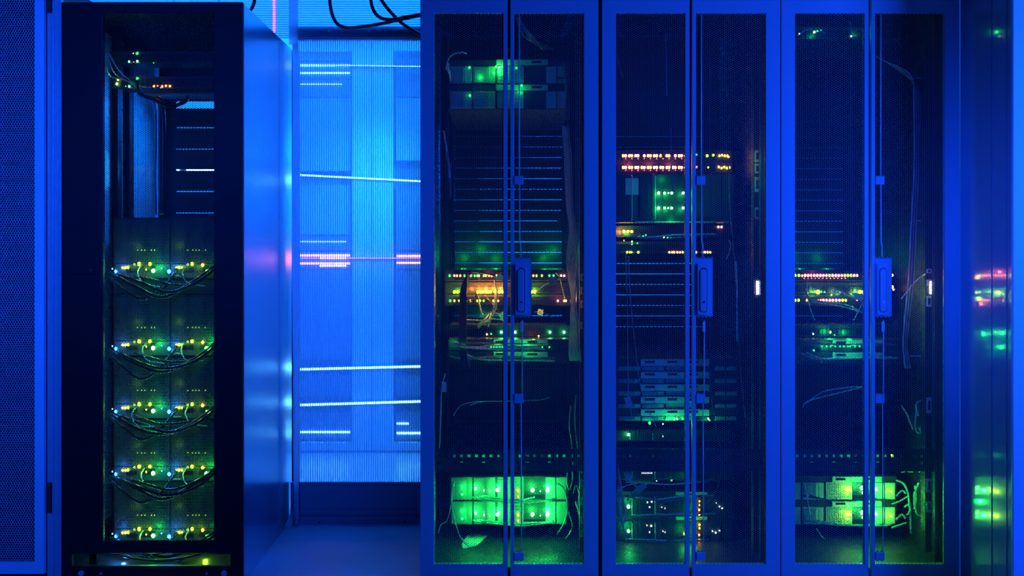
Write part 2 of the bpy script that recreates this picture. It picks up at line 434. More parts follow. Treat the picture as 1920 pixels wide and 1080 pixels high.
# black cabinet
cb_ = -1.168
def black_cabinet():
    x0, W = X(115, 0), 340/L0; H = 1.925; T = .012
    root = thing('server_cabinet', 'black server cabinet with narrow perforated door and reflective blue-lit side panel', 'server cabinet', (x0, 0, 0))
    D_ = .835
    sp = MB().box(W-T, W, .02, .578, .0, H-.002).box(W-T, W, .582, D_, 0, H-.002)
    sp.build('side_panel', M_SIDE, root, bevel=.0015)['label'] = 'blue-lit satin side panel in two sections'
    MB().box(0, T, .02, 1.02, 0, H-.002).box(T, W-T, .02, 1.02, H-T, H-.002).box(W-T, W, D_+.03, 1.02, 0, H-.002).build('carcass', M_BLACK, root)
    MB().box(T+.001, T+.004, .05, .98, .12, H-.03).build('inner_side_lining', M_PAINT, root)
    f = lambda px: (px-115)/L0
    zt_, zb_ = Z(24, 0), Z(1015, 0)
    door = MB().ring([(0, Z(1037, 0)), (W, Z(1037, 0)), (W, H), (0, H)], [(f(193), zb_), (f(401), zb_), (f(401), zt_), (f(193), zt_)], 0, .018).build('door', M_BLACK, root, bevel=.002)
    hex_sheet('perforated_panel', f(193), f(401), zb_, zt_, .0062, M_BMESH, wall=.0008, parent=door, k=.44)
    hp = MB().prism(rrect(f(136), f(178), Z(514, 0), Z(499, 0), .004), -.006, .001).build('latch_plate', M_BLACK, door)
    MB().disc(f(172), Z(506.5, 0), -.009, -.006, .005).build('lock_barrel', M_INT, hp)
    # lower frame with a cable slot
    b = MB().ring([(0, 0), (W, 0), (W, Z(1038, 0)-.001), (0, Z(1038, 0)-.001)],
                  [(f(134), Z(1062, 0)), (f(431), Z(1062, 0)), (f(431), Z(1040, 0)), (f(134), Z(1040, 0))], .004, .02)
    base = b.build('base_frame', M_BLACK, root, bevel=.001)
    for px in (152, 420):
        MB().disc(f(px), Z(1075, 0), -.004, .004, .0095, 20).build('bolt', M_GALV, base, bevel=.001)
    for px in (189, 387):
        MB().disc(f(px), Z(1076, 0), .001, .004, .004).build('screw', M_GALV, base)
    MB().box(T, W-T, .02, 1.02, .01, .03).build('floor_plate', M_DARK, root)
    for (xa, ya) in ((.055, .10), (W-T-.03, .10), (T, .97), (W-T-.03, .97)):
        MB().box(xa, xa+.024, ya, ya+.03, .03, H-T).build('post', M_BLACK, root)
    MB().box(T+.001, cb_-.222-x0, 1.0, 1.004, .031, 1.90).box(cb_+.222-x0, W-T-.001, 1.0, 1.004, .031, 1.90).build('baffle', M_INT, root)
    for y_ in (.418, .548):
        MB().box(T+.0045, T+.026, y_, y_+.045, .03, H-T).build('post', M_BLACK, root)
    return root
black_cabinet()

# edge cabinet at the far left with its channel trim
def edge_cabinet():
    x1 = X(85, 0); W = .62; x0 = x1-W
    root = thing('server_rack', 'grey server rack cut by the left picture edge, fine perforated door', 'server rack', (x0, 0, 0))
    MB().box(0, .012, .02, 1.07, 0, RH).box(W-.012, W, .02, 1.07, 0, RH).box(.012, W-.012, .02, 1.07, RH-.012, RH).box(.012, W-.012, 1.05, 1.07, 0, RH).box(.012, W-.012, .02, 1.05, .001, .02).build('side_panel', M_INT, root)
    door = MB().ring([(0, .03), (W, .03), (W, RH), (0, RH)], [(.03, .07), (W-(85-67.5)/L0, .07), (W-(85-67.5)/L0, RH-.03), (.03, RH-.03)], -.012, .008).build('door', M_PAINT, root, bevel=.0015)
    hex_sheet('perforated_panel', W-.22, W-(85-67.5)/L0, .07, RH-.03, .0087, M_MESH, y=-.006, k=.43, rows=True, parent=door)
    MB().box(.02, W-.215, -.005, -.003, .06, RH-.02).build('door_sheet', M_MESH, door)
    return root
edge_cabinet()
ch = thing('channel_profile', 'ribbed metal channel strip between the left edge rack and the black cabinet', 'channel strip', (X(85, 0), 0, 0))
cw = 30/L0
MB().box(.001, .022, .012, .03, 0, RH).box(.022, .0255, .002, .03, 0, RH).box(.0255, .037, .010, .03, 0, RH).box(.037, .040, .004, .03, 0, RH)\
    .box(.040, .049, .009, .03, 0, RH).build('profile', M_GALV, ch, bevel=.0008)
for (a, b_) in ((-8, 23), (906, 962)):
    MB().prism(rrect(.0015, .0215, Z(b_, 0), Z(a, 0), .003), .003, .012).build('plug', M_RUBBER, ch)['label'] = 'black rubber plug'

# ------------------------------------------------------------------ far racks in the cold aisle
DF = 2.30
def far_rack(px0, px1, label, dev):
    root = thing('aisle_rack', label, 'server rack', (0, 0, 0))
    x0, x1 = X(px0, DF), X(px1, DF); st0, st1 = (px0+.0, px1-36) if dev == 'l' else (px0+38, px1)
    a, c = X(st0, DF), X(st1, DF); z0, z1 = Z(830, DF), Z(95, DF)
    MB().ring([(x0, 0.012), (x1, .012), (x1, 2.26), (x0, 2.26)], [(a+.002, z0), (c-.002, z0), (c-.002, z1), (a+.002, z1)], DF, DF+.03).build('door_frame', M_PAINT, root)
    MB().box(x0, x1, DF+.16, DF+.18, .02, 2.26).build('back_panel', M_KICK, root)
    MB().box(x0, x1, DF+.01, DF+.16, 0, .011).build('plinth', M_RUBBER, root)
    MB().box(x0, x0+.01, DF+.031, DF+.16, .012, 2.26).box(x1-.01, x1, DF+.031, DF+.16, .012, 2.26).build('side_panel', M_PAINT, root)
    return a, c
la, lc = far_rack(500, 697, 'far grey rack seen left through the glowing ribbed partition', 'l')
ra, rc = far_rack(698, 900, 'far grey rack seen right through the glowing ribbed partition', 'r')
def far_dev(y0, y1, x0, x1, m, label, lights=()):
    o = thing('rack_appliance', label, 'rack appliance', (0, 0, 0))
    MB().box(x0+.014, x1-.014, DF+.035, DF+.15, Z(y1, DF)+.001, Z(y0, DF)-.001).build('chassis', m, o)
    for (yy, k, xa, xb, th) in lights:
        MB().box(max(X(xa, DF), x0+.02), min(X(xb, DF), x1-.02), DF+.030, DF+.0345, Z(yy, DF)-th/2, Z(yy, DF)+th/2).build('light_bar', led_mat(k), o)
    return o
M_FAR1 = mat('blue_grey_front', (.16, .18, .24), .4, noise=.2, nscale=12)
M_FAR2 = mat('mid_grey_front', (.32, .34, .4), .4, noise=.15, nscale=12)
far_dev(98, 112, la, lc, M_FAR1, 'top dark appliance of the far left rack behind the partition')
far_dev(114, 145, la, lc, M_FAR1, 'far left appliance with two white light bars just under the top', [(121, 'c', 560, 660, .007), (135, 'c', 560, 660, .006)])
far_dev(147, 180, la, lc, M_FAR1, 'far left appliance under the twin white bars, one faint bar', [(156, 'h', 560, 640, .003)])
far_dev(182, 320, la, lc, M_FAR2, 'large plain pale appliance in the upper far left rack')
far_dev(345, 440, la, lc, M_FAR2, 'pale appliance between cyan line and coral lights in the far left rack')
far_dev(442, 470, la, lc, M_FAR1, 'dark far left appliance with a thin white bar above the coral lights', [(453, 'h', 560, 648, .004)])
far_dev(472, 505, la, lc, M_FAR1, 'far left appliance with coral and yellow light bars', [(479, 'p', 560, 660, .010), (484, 'Y', 598, 647, .006), (494, 'p', 560, 660, .009), (498.5, 'Y', 598, 647, .006)])
far_dev(507, 675, la, lc, M_FAR1, 'tall dark appliance under the coral lights in the far left rack')
far_dev(705, 745, la, lc, M_FAR1, 'dark appliance between two bright white bars in the lower far left rack')
far_dev(775, 826, la, lc, M_FAR1, 'lowest appliance of the far left rack with a white bar', [(812, 'c', 560, 655, .009)])
far_dev(98, 180, ra, rc, M_FAR1, 'top dark appliance of the far right rack behind the partition')
far_dev(182, 300, ra, rc, M_FAR2, 'upper blue-grey appliance in the far right rack')
far_dev(345, 470, ra, rc, M_FAR1, 'appliance above the coral lights in the far right rack')
far_dev(472, 505, ra, rc, M_FAR1, 'far right appliance with two coral light bars', [(480, 'p', 740, 800, .009), (493, 'p', 740, 800, .008)])
far_dev(507, 675, ra, rc, M_FAR1, 'tall dark appliance under the coral lights in the far right rack')
far_dev(705, 745, ra, rc, M_FAR1, 'dark appliance between white bars in the lower far right rack')
far_dev(775, 826, ra, rc, M_FAR1, 'lowest appliance of the far right rack with two white bars', [(796, 'c', 735, 765, .008), (814, 'c', 735, 800, .010)])
def light_strip(y0, y1, k, th, label):
    o = thing('light_strip', label, 'light strip', (0, 0, 0), 'light strips across the far racks')
    d = DF-.02
    MB().prism([(X(540, d), Z(y0, d)-th), (X(810, d), Z(y1, d)-th), (X(810, d), Z(y1, d)+th), (X(540, d), Z(y0, d)+th)], d-.001, d+.0195).build('housing', M_PAINT, o)
    MB().prism([(X(540, d), Z(y0, d)-th*.8), (X(810, d), Z(y1, d)-th*.8), (X(810, d), Z(y1, d)+th*.8), (X(540, d), Z(y0, d)+th*.8)], d-.004, d-.0012).build('diffuser', led_mat(k), o)
light_strip(121, 125, 'h', .002, 'thin white light strip near the top of the far racks')
light_strip(327, 341, 'c', .0045, 'cyan light strip sloping down to the right across the far racks')
light_strip(484, 484, 'r', .0022, 'thin coral light strip running between the rows of coral bars')
_v = thing('light_strip', 'short vertical pink light strip above the black cabinet corner', 'light strip', (0, 0, 0))
MB().box(X(510, 1.3), X(518, 1.3), 1.302, 1.318, Z(62, 1.3), 2.70).build('housing', M_PAINT, _v)
MB().box(X(512, 1.3), X(516, 1.3), 1.298, 1.3018, Z(60, 1.3), 2.69).build('diffuser', led_mat('r'), _v)
light_strip(693, 686.5, 'c', .0065, 'bright white light strip across the lower far racks, upper of two')
light_strip(760, 752, 'c', .0065, 'bright white light strip across the lower far racks, lower of two')

# ------------------------------------------------------------------ device builders
U = .04445
ORD = ['left tall rack', 'middle rack', 'right rack']
def blank(xc, d, yt, yb, label, group=None, gap=.0016, m=None, hw=.2275):
    z1, z0 = Z(yt, d), Z(yb, d) + gap
    o = MB().box(xc-hw, xc+hw, d, d+.016, z0, z1).build('blanking_panel', m or M_DARK)
    tag(o, label, 'blanking panel', group)
    return o
def ports(parent, x0, x1, z0, z1, y, n, name='port_block', m=M_PORT):
    """block of sockets: a face plate with one recess per socket"""
    mb = MB(); pw = (x1-x0)/n
    mb.box(x0, x1, y+.0035, y+.006, z0, z1)
    for i in range(n+1):
        xx = x0+i*pw; mb.box(xx-.0009, xx+.0009, y, y+.004, z0, z1)
    mb.box(x0, x1, y, y+.004, z1-.0012, z1+.0006).box(x0, x1, y, y+.004, z0-.0006, z0+.0012)
    return mb.build(name, m, parent)
def grille(parent, x0, x1, z0, z1, y, m, pitch=.0055, name='vent_grille'):
    mb = MB(); k = max(2, int((x1-x0)/pitch)); mb.box(x0, x1, y+.003, y+.004, z0, z1)
    for i in range(k+1):
        xx = x0+i*(x1-x0)/k; mb.box(xx-.0011, xx+.0011, y, y+.003, z0, z1)
    r = max(1, int((z1-z0)/(pitch*1.6)))
    for j in range(r+1):
        zz = z0+j*(z1-z0)/r; mb.box(x0, x1, y+.0003, y+.003, zz-.0011, zz+.0011)
    return mb.build(name, m, parent)
def server(xc, yt, d, label, units=1, lip=(-.12, .12), slots=(-.075, .06), cat='server', lit=M_GALV, group=None, depth=.985, liph=.0225, name='rack_server'):
    """rear of a rack server: chassis, pale top lip with pull slots, supplies, vents and sockets"""
    z1 = Z(yt, d); z0 = z1-units*U+.0008
    o = thing(name, label, cat, (xc, d, z0), group); h = z1-z0
    MB().box(-.219, .219, .004, depth-d, 0, h).build('chassis', M_DARK, o, bevel=.0008)
    if lip:
        a, c = lip
        mb = MB(); zt = h-.0006; zl = h-liph
        cuts = sorted(slots); xs = [a]+[v for s_ in cuts for v in (s_-.018, s_+.018)]+[c]
        for i in range(0, len(xs), 2): mb.box(xs[i], xs[i+1], -.006, -.002, zl, zt)
        for s_ in cuts:
            mb.box(s_-.018, s_+.018, -.006, -.002, zt-.004, zt); mb.box(s_-.018, s_+.018, -.006, -.002, zl, zt-.013)
        mb.box(a, c, -.003, .004, zt-.0015, zt)
        mb.build('pull_lip', M_PLATE, o)
    hb = h-(liph if lip else 0)-.003
    if hb > .012:
        for sx in (-.212, -.128):
            p = MB().box(sx, sx+.078, -.002, .004, .003, hb).build('power_supply', lit, o, bevel=.0008)
            grille(p, sx+.006, sx+.048, .007, hb-.004, -.0065, lit, .006)
            MB().tube([(sx+.056, -.003, .008), (sx+.056, -.016, .010), (sx+.056, -.016, hb-.006), (sx+.056, -.003, hb-.004)], .0018, 6).build('handle', M_GALV, p)
        grille(o, -.040, .052, .005, hb, -.001, lit, .0065)
        ports(o, .060, .128, .006, min(hb, .020), -.002, 5, 'socket_block')
        for k in range(2):
            MB().box(.134+k*.04, .170+k*.04, -.002, .004, .004, hb).build('slot_cover', lit, o, bevel=.0008)
    MB().box(-.241, -.2195, depth-d-.004, depth-d, .002, h-.002).box(.2195, .241, depth-d-.004, depth-d, .002, h-.002).build('rack_ear', M_DARK, o)
    return o
def switch(xc, yt, d, label, units=1, rows=2, depth=.42, m=M_DARK, group=None, name='network_switch', cat='network switch'):
    z1 = Z(yt, d); z0 = z1-units*U+.0008; h = z1-z0
    o = thing(name, label, cat, (xc, d, z0), group)
    MB().box(-.219, .219, .006, depth, 0, h).build('chassis', m, o, bevel=.0008)
    MB().box(-.241, .241, .003, .0058, .0006, h-.0006).build('face_plate', m, o)
    for b in range(4):
        ports(o, -.205+b*.098, -.205+b*.098+.088, .006, h*.5-.002 if rows == 2 else h-.016, -.002, 6)
        if rows == 2: ports(o, -.205+b*.098, -.205+b*.098+.088, h*.5+.001, h-.010, -.002, 6)
    return o
def pdu(x, d, z0, z1, label, outs, lamp=None, wdt=.026):
    o = thing('power_strip', label, 'power strip', (x, d, z0))
    MB().box(-wdt/2, wdt/2, 0, .04, 0, z1-z0).build('housing', M_INT, o, bevel=.001)
    for zz, hh in outs:
        mb = MB().ring([(-wdt*.4, zz-z0-hh/2), (wdt*.4, zz-z0-hh/2), (wdt*.4, zz-z0+hh/2), (-wdt*.4, zz-z0+hh/2)],
                       [(-wdt*.2, zz-z0-hh*.3), (wdt*.2, zz-z0-hh*.3), (wdt*.2, zz-z0+hh*.3), (-wdt*.2, zz-z0+hh*.3)], -.004, 0)
        mb.build('outlet', M_PLATE, o)
    if lamp:
        MB().box(*lamp[0], -.006, -.0005, lamp[1]-z0, lamp[2]-z0).build('display', led_mat('W'), o)
    return o
def LEDS(o, d, items, rx=.0036, rz=.0045):
    for it in items:
        px, py, k = it[:3]; s = it[3] if len(it) > 3 else 1
        led(o, px, py, d, k, rx*s, rz*s)
GLOW = {'g': (.01, 1, .08), 'y': (.30, 1, .01), 'o': (1, .36, .02), 'p': (1, .15, .12), 'b': (.03, .22, 1)}
GM = 5.0
def glow(px, py, d, k, pw, r=.006):  # unseen point light added for coloured spill, sometimes where no indicator sits
    return point('added_spill', P(px, py, d), pw*GM, GLOW[k], r)

# ------------------------------------------------------------------ blanking rows at the far side of each rack
def rows(ri, ys, gaps, where):
    xc = XC[ri]; d = 1.0
    for i in range(len(ys)-1):
        a, b = ys[i], ys[i+1]
        big = b-a > 22
        if big: lab = 'dark filler plate at the back of the %s, %s' % (ORD[ri], where.get(i, 'between the light slits'))
        else: lab = 'single-height dark blanking panel edged by a lit slit, back of the %s' % ORD[ri]
        blank(xc, d, a, b, lab, None if big else 'blanking panels at the back of the %s' % ORD[ri], gaps(a, b))
r1 = [69, 256] + [256+19.8*i for i in range(1, 13)] + [513.5, 592.5, 691, 790, 936]
rows(0, r1, lambda a, b: .0010 if b < 300 else (.0015 if b < 440 else (.0026 if b < 600 else (.0012 if b > 780 else .0006))),
     {0: 'above the highest slit', 14: 'behind the orange-lit switches', 15: 'behind the slim servers', 16: 'above the lowest slit', 17: 'behind the green servers'})
r2 = [69, 137, 157, 177, 256.5, 276.3, 494.5, 514, 533.8, 553.5, 573.3, 593, 613, 665, 936]
rows(1, r2, lambda a, b: .0005 if b < 200 else (.0015 if b < 480 else (.002 if b < 700 else .0005)),
     {0: 'up to its roof', 3: 'below the two faint top slits', 5: 'behind the coral light rows', 12: 'above the five slim servers', 13: 'behind the slim servers and below'})
r3 = [69, 118.5, 158.5, 178.5, 257.3] + [257.3+19.75*i for i in range(1, 13)] + [513.5, 593, 691, 790, 936]
rows(2, r3, lambda a, b: .0006 if b < 200 else (.0015 if b < 400 else (.0022 if b < 600 else .0008)),
     {0: 'above the faint top slits', 1: 'between its first and second slit', 3: 'above the long run of slits', 17: 'behind the coral lit switches',
      18: 'behind its slim servers', 19: 'above the lowest slit', 20: 'behind its lowest servers'})

# ------------------------------------------------------------------ left tall rack
c = XC[0]; ds = .357
sA = server(c, 112, .30, 'server with a green strip of lights in the upper left tall rack', 2, (-.045, .14), (.10,), liph=.021)
LEDS(sA, .294, [(880, 126, 'g', .8), (930, 125.5, 'g', 1.1), (936, 126, 'G', .7), (941, 125, 'g'), (925, 137, 'g', .6), (968, 127, 'g', .6)])
sB = server(c, 159, .30, 'server with a pale pull lip, just under the green strip in the left tall rack', 2, (-.045, .14), (.10,), liph=.021)
LEDS(sB, .294, [(978, 160, 'g', .9), (881, 179, 'g', .8)])
glow(935, 131, .275, 'g', .035); glow(900, 140, .26, 'g', .01); glow(975, 168, .27, 'g', .008)

s1 = switch(c, 506, .50, 'topmost of three switches above the amber row in the left tall rack, mixed light colours')
K = 'gooogggoooggooo'
LEDS(s1, .496, [(x, 517, k) for x, k in zip([843, 852, 857, 863, 871, 883, 895, 898, 907, 911, 917, 922, 890, 931, 937], 'gpoogggogoopgoo')]
     + [(x, 517, k) for x, k in zip([1000, 1006, 1016, 1030, 1052, 1058, 1038], 'oyygppg')])
s2 = switch(c, 529, .50, 'middle switch of the left tall rack with the brightest amber and lime lights', rows=1)
LEDS(s2, .496, [(x, 547.5, k) for x, k in [(852, 'y'), (858, 'y'), (865, 'y'), (896, 'Y'), (901, 'Y'), (906, 'Y'), (911, 'Y'), (915, 'Y'), (920, 'Y'),
     (928, 'Y'), (932, 'Y'), (936, 'Y'), (942, 'Y'), (947, 'Y'), (997, 'y'), (1003, 'y')]], .0052, .0062)
s3 = switch(c, 552, .50, 'lowest of three switches in the left tall rack, sparse orange lights under the amber row')
LEDS(s3, .496, [(x, 564, k) for x, k in [(844, 'g'), (852, 'o'), (861, 'o'), (865, 'o'), (874, 'y'), (882, 'o'), (895, 'y'), (900, 'y'), (907, 'g'), (925, 'o'), (934, 'o'), (946, 'o'), (1046, 'p'), (1058, 'p'), (1061, 'o')]])
for px, pw in ((898, .09), (911, .10), (925, .10), (939, .10), (884, .05)): glow(px, 543, .462, 'o', pw)
glow(858, 548, .465, 'y', .05); glow(1003, 548, .46, 'y', .07); glow(1050, 560, .42, 'p', .02)
glow(915, 507, .44, 'p', .012)
for px, py in ((900, 468), (930, 486), (868, 484), (1022, 484), (1040, 470), (905, 600)): glow(px, py, .93, 'g', .03)
s4 = switch(c, 609, .42, 'slim unit with four round green lights under the cable tags in the left tall rack', rows=1)
LEDS(s4, .416, [(940, 623, 'G'), (966, 623, 'G'), (1031, 623, 'G'), (1057.5, 623, 'G'), (921, 626, 'g', .6), (1010, 630, 'o', .6), (913, 627, 'o', .7)], .0045, .005)
for px in (940, 966, 1031, 1057): glow(px, 625, .385, 'g', .012)
glow(1000, 636, .33, 'o', .02)
s5 = server(c, 636, .32, 'upper slim server with slotted pale lip below the four round green lights, left tall rack', 1, (-.055, .14), (-.03, .085), liph=.023, lit=M_DARK)
s6 = server(c, 659.3, .32, 'lower slim server with slotted pale lip, above the empty bay of the left tall rack', 1, (-.055, .14), (-.03, .085), liph=.023, lit=M_DARK)
LEDS(s5, .314, [(x, 651, 'g', .6) for x in (921, 926, 931, 937, 942, 968, 973, 985, 994, 1003, 1017, 1030)])
glow(935, 652, .29, 'g', .02); glow(990, 652, .29, 'g', .018); glow(848, 645, .28, 'g', .012)

sq = server(c, 846, .36, 'slim server behind the punched cross rail of the left tall rack', 1, None, lit=M_PLATE)
LEDS(sq, .350, [(998.5, 870.5-2, 'G')])
glow(1000, 858, .30, 'g', .03)
glow(900, 858, .30, 'g', .012)
s7 = server(c, 893, ds, 'upper of two brilliant green servers at the foot of the left tall rack', 2, None, lit=M_GALV)
s8 = server(c, 939, ds, 'lower of two brilliant green servers at the foot of the left tall rack', 2, None, lit=M_GALV)
for o, dy in ((s7, 0), (s8, 45.7)):
    LEDS(o, ds-.010, [(866.5, 927+dy, 'g', 1.0), (892, 917+dy, 'G', 1.1), (933, 919+dy, 'G', 1.7), (998.5, 919+dy, 'G', 1.9), (1026.5, 919+dy, 'G', 1.9),
                      (907.5, 920+dy, 'w', .7), (971.5, 921+dy, 'Y', .8), (971.5, 932+dy, 'Y', .55), (1013, 921+dy, 'w', .6), (918, 922+dy, 'w', .5)])
    for px, pw in ((868, .02), (892, .035), (933, .075), (998, .10), (1027, .10)): glow(px, 921+dy, ds-.040, 'g', pw)
glow(985, 945, .12, 'g', .12)

# ------------------------------------------------------------------ middle rack
c = XC[1]
m1 = switch(c, 281, .50, 'switch with the upper long row of coral lights in the middle rack')
m2 = switch(c, 303, .50, 'switch with the lower long row of coral lights in the middle rack')
for o, yy in ((m1, 292), (m2, 314)):
    xs = []
    x = 1168.5
    while x < 1290: xs += [x, x+4.6]; x += 11.65
    LEDS(o, .496, [(q, yy, 'p' if i % 3 else 'o') for i, q in enumerate(xs) if not (yy == 292 and i in (6, 13, 16))], .0045, .0060)
    LEDS(o, .496, [(q, yy+5.5, 'r', .55) for i, q in enumerate(xs) if i % 2])
LEDS(m1, .496, [(1326, 292, 'y', 1.2), (1337.5, 291, 'y', 1.1), (1349, 292, 'Y'), (1354, 291, 'o'), (1359, 292, 'Y'), (1364, 292, 'Y'), (1306, 290, 'g', .7), (1366, 294, 'o')])
LEDS(m2, .496, [(1328, 314, 'o', .8), (1348, 313, 'Y'), (1353, 315, 'o'), (1358, 313, 'Y'), (1363, 315, 'Y'), (1368, 314, 'o'), (1306, 313, 'r')])
for px in (1185, 1225, 1265): glow(px, 303, .44, 'p', .028)
m3 = server(c, 326, .36, 'tall unit with two rows of four round green lights in the middle rack', 4, None, depth=.8, name='storage_unit', cat='storage unit', lit=M_DARK)
LEDS(m3, .352, [(x, y, 'G', s) for y in (362, 390) for x, s in ((1235, 1), (1246, .85), (1253, .5), (1259.5, .9), (1281, .95))], .0050, .0056)
for y in (362, 390):
    for x in (1237, 1252, 1281): glow(x, y+2, .325, 'g', .022)
glow(1245, 335, .33, 'g', .010); glow(1262, 412, .33, 'g', .012)
MB().box(X(1173, .35)-m3.location.x, X(1197, .35)-m3.location.x, -.008, -.002, Z(365, .35)-m3.location.z, Z(334, .35)-m3.location.z).build('label_plate', M_GALV, m3)
MB().box(-.14, .2, -.004, .004, -.0005, .003).build('front_edge', M_PLATE, m3)
m4 = switch(c, 423, .48, 'switch with the single glaring amber cluster at its left end, middle rack', rows=1)
LEDS(m4, .476, [(1170, 434, 'Y', 1.3), (1177.5, 434, 'Y', 1.1), (1184.5, 434, 'Y', 1.1), (1347, 425.5, 'p', .9), (1353, 425.5, 'p', .9)], .0045, .005)
glow(1165, 434, .44, 'o', .05); glow(1180, 436, .43, 'y', .05)
LEDS(m4, .476, [(1198, 444, 'o', .6), (1206, 443, 'g', .6), (1211, 441, 'g', .6), (1245, 445, 'o', .7), (1252, 446, 'g', .6), (1258, 447, 'g', .6)])
m5 = switch(c, 447, .46, 'switch with lime lights left, orange lights right, above the slits of the middle rack')
LEDS(m5, .456, [(1176, 473, 'y'), (1181, 473, 'y'), (1184.5, 473, 'y', .8), (1197, 473, 'y', 1.1), (1185, 453, 'y', .8), (1185, 458, 'g', .6), (1170, 451, 'y', .5), (1195, 456, 'g', .5)]
     + [(x, 473, 'o' if i % 3 else 'p', 1) for i, x in enumerate((1255, 1260, 1264, 1270, 1275, 1280, 1286, 1305, 1318, 1322, 1327, 1332))])
m5.location.z -= .012
for ch_ in m5.children:
    if ch_.name.startswith('status_light'): ch_.location.z += .012
glow(1185, 482, .42, 'g', .02); glow(1270, 480, .42, 'p', .010)
SL = ['first', 'second', 'third', 'fourth']
for i in range(5):
    yy = 673.5+23.35*i
    s = server(c, yy, .28, ('%s from the top of five slim servers with pale slotted lips in the middle rack' % SL[i]) if i < 4 else
               'lowest of five slim servers in the middle rack, a green-lit strip right under it', 1, (-.132, .112), (-.10, -.02, .055), liph=.0235)
LEDS(s, .272, [(1218, 793, 'g', 1.3), (1264, 786, 'g', 1.2), (1280, 785, 'g', .8), (1270, 786, 'w', .6), (1249, 787, 'g', .7), (1328, 785, 'w', .8), (1330, 788, 'g', .7)])
glow(1262, 796, .24, 'g', .05); glow(1326, 794, .25, 'g', .02); glow(1218, 800, .24, 'g', .015)
m6 = server(c, 806, .42, 'dark server just under the five slim servers, one large green light left, middle rack', 1, None, depth=.9, lit=M_DARK)
LEDS(m6, .40, [(1178, 815, 'G', 1.15), (1243, 795, 'w', .6), (1243, 818, 'w', .5)])
glow(1180, 820, .37, 'g', .03)
m7 = server(c, 845, .42, 'unlit server behind the punched cross rail of the middle rack', 1, None, depth=.9, lit=M_DARK)
m8 = server(c, 878, .36, 'server under the unlit drive shelf in the middle rack, tiny row of white lights', 1, None, depth=.9, lit=M_DARK)
LEDS(m8, .352, [(1204+3*i, 925-38, 'w', .45) for i in range(7)] + [(1259, 900, 'g', .9), (1231, 902, 'w', .5)])
m9 = server(c, 922, .357, 'upper of two dark servers, large green light at left, foot of the middle rack', 2, (.005, .12), (.06,), liph=.012, lit=M_DARK)
m10 = server(c, 968, .357, 'lower of two dark servers, lime light near door gap, foot of the middle rack', 2, (.005, .12), (.06,), liph=.012, lit=M_DARK)
LEDS(m9, .347, [(1178.5, 950, 'G', 1.6), (1214, 942, 'w', .6), (1222, 941, 'w', .8), (1218, 951, 'w', .6), (1241, 951, 'w', .5), (1247, 953, 'w', .5), (1311.5, 940, 'o', .8),
     (1311.5, 947, 'y', .7), (1311, 956, 'o', 1), (1311, 964.5, 'o', 1), (1349, 950, 'w', .6), (1354, 953, 'w', .7), (1343, 943, 'w', .4)])
LEDS(m10, .347, [(1178.5, 996, 'G', 1.4), (1213, 985, 'w', .6), (1221, 986, 'w', .9), (1218, 998, 'w', .6), (1243, 996, 'w', .5), (1247, 998, 'w', .5), (1283.5, 1001, 'y', 1.2),
     (1311.5, 984, 'Y', .9), (1311.5, 990.5, 'Y', .8), (1311, 1003, 'o', .9), (1311, 1011.5, 'o', 1), (1336, 996, 'w', .6), (1342, 999, 'w', .8), (1349, 995, 'w', .6)])
for yy in (950, 996): glow(1180, yy+2, .30, 'g', .045)
glow(1283, 1003, .31, 'g', .02); glow(1300, 968, .30, 'g', .02); glow(1300, 1012, .30, 'g', .015); glow(1290, 905, .30, 'g', .008)

# ------------------------------------------------------------------ right rack
c = XC[2]
n0 = switch(c, 50, .30, 'switch at the very top of the right rack with one green light left', rows=1)
LEDS(n0, .296, [(1527, 60, 'G', 1.0), (1533, 58, 'g', .8), (1539, 57, 'g', .5), (1596, 68, 'w', .8), (1499, 63, 'w', .6)])
glow(1530, 63, .27, 'g', .015); glow(1612, 60, .27, 'g', .006)
for px, py in ((1500, 485), (1550, 484)): glow(px, py, .93, 'g', .02)
n1 = switch(c, 506, .50, 'upper switch of the right rack with a full row of coral and lime lights')
LEDS(n1, .496, [(1491, 516.5, 'y'), (1498, 516.5, 'y'), (1504, 517, 'o', .8)] + [(1509.5+5.75*i, 516.5, 'y' if i in (13, 14, 15, 8) else 'p', 1) for i in range(18)]
     + [(1620, 518, 'w', .7), (1673, 516, 'p', 1.0)] + [(1508+7*i, 522, 'r', .5) for i in range(12)], .0043, .0055)
n2 = switch(c, 529, .50, 'middle switch of the right rack with three bright lime clusters', rows=1)
LEDS(n2, .496, [(1534, 547.5, 'y', 1.6), (1528, 547, 'g', .7), (1540, 547, 'g', .7), (1575, 547, 'y', 1.0), (1559, 553, 'y', .6), (1612, 547.5, 'y', 1.3), (1618, 547.5, 'y', 1.3),
     (1523, 547.5, 'g', .5), (1546, 547.5, 'g', .5), (1673, 538, 'p', 1.1), (1675.5, 543, 'o', .8)], .0046, .0055)
n3 = switch(c, 552, .50, 'lower switch of the right rack with coral lights under the lime clusters')
LEDS(n3, .496, [(1490.5, 563, 'y', 1.1), (1497.5, 563, 'y'), (1513, 563, 'o', .9), (1534, 563, 'r', .7), (1539, 563, 'p', .8)] + [(1544+6*i, 563, 'p' if i < 6 else 'y', 1) for i in range(8)]
     + [(1607, 563, 'r', .6)], .0043, .0052)
for px, k, pw in ((1534, 'y', .05), (1573, 'y', .025), (1616, 'y', .07)): glow(px, 549, .46, k, pw)
glow(1540, 510, .44, 'p', .015); glow(1575, 570, .44, 'p', .012)
n4 = switch(c, 609, .42, 'slim unit of the right rack with one round green light', rows=1)
LEDS(n4, .416, [(1557, 623, 'G', 1.0), (1525, 626, 'w', .8), (1565, 628, 'g', .5)])
glow(1555, 624, .385, 'g', .035); glow(1592, 626, .385, 'g', .03)
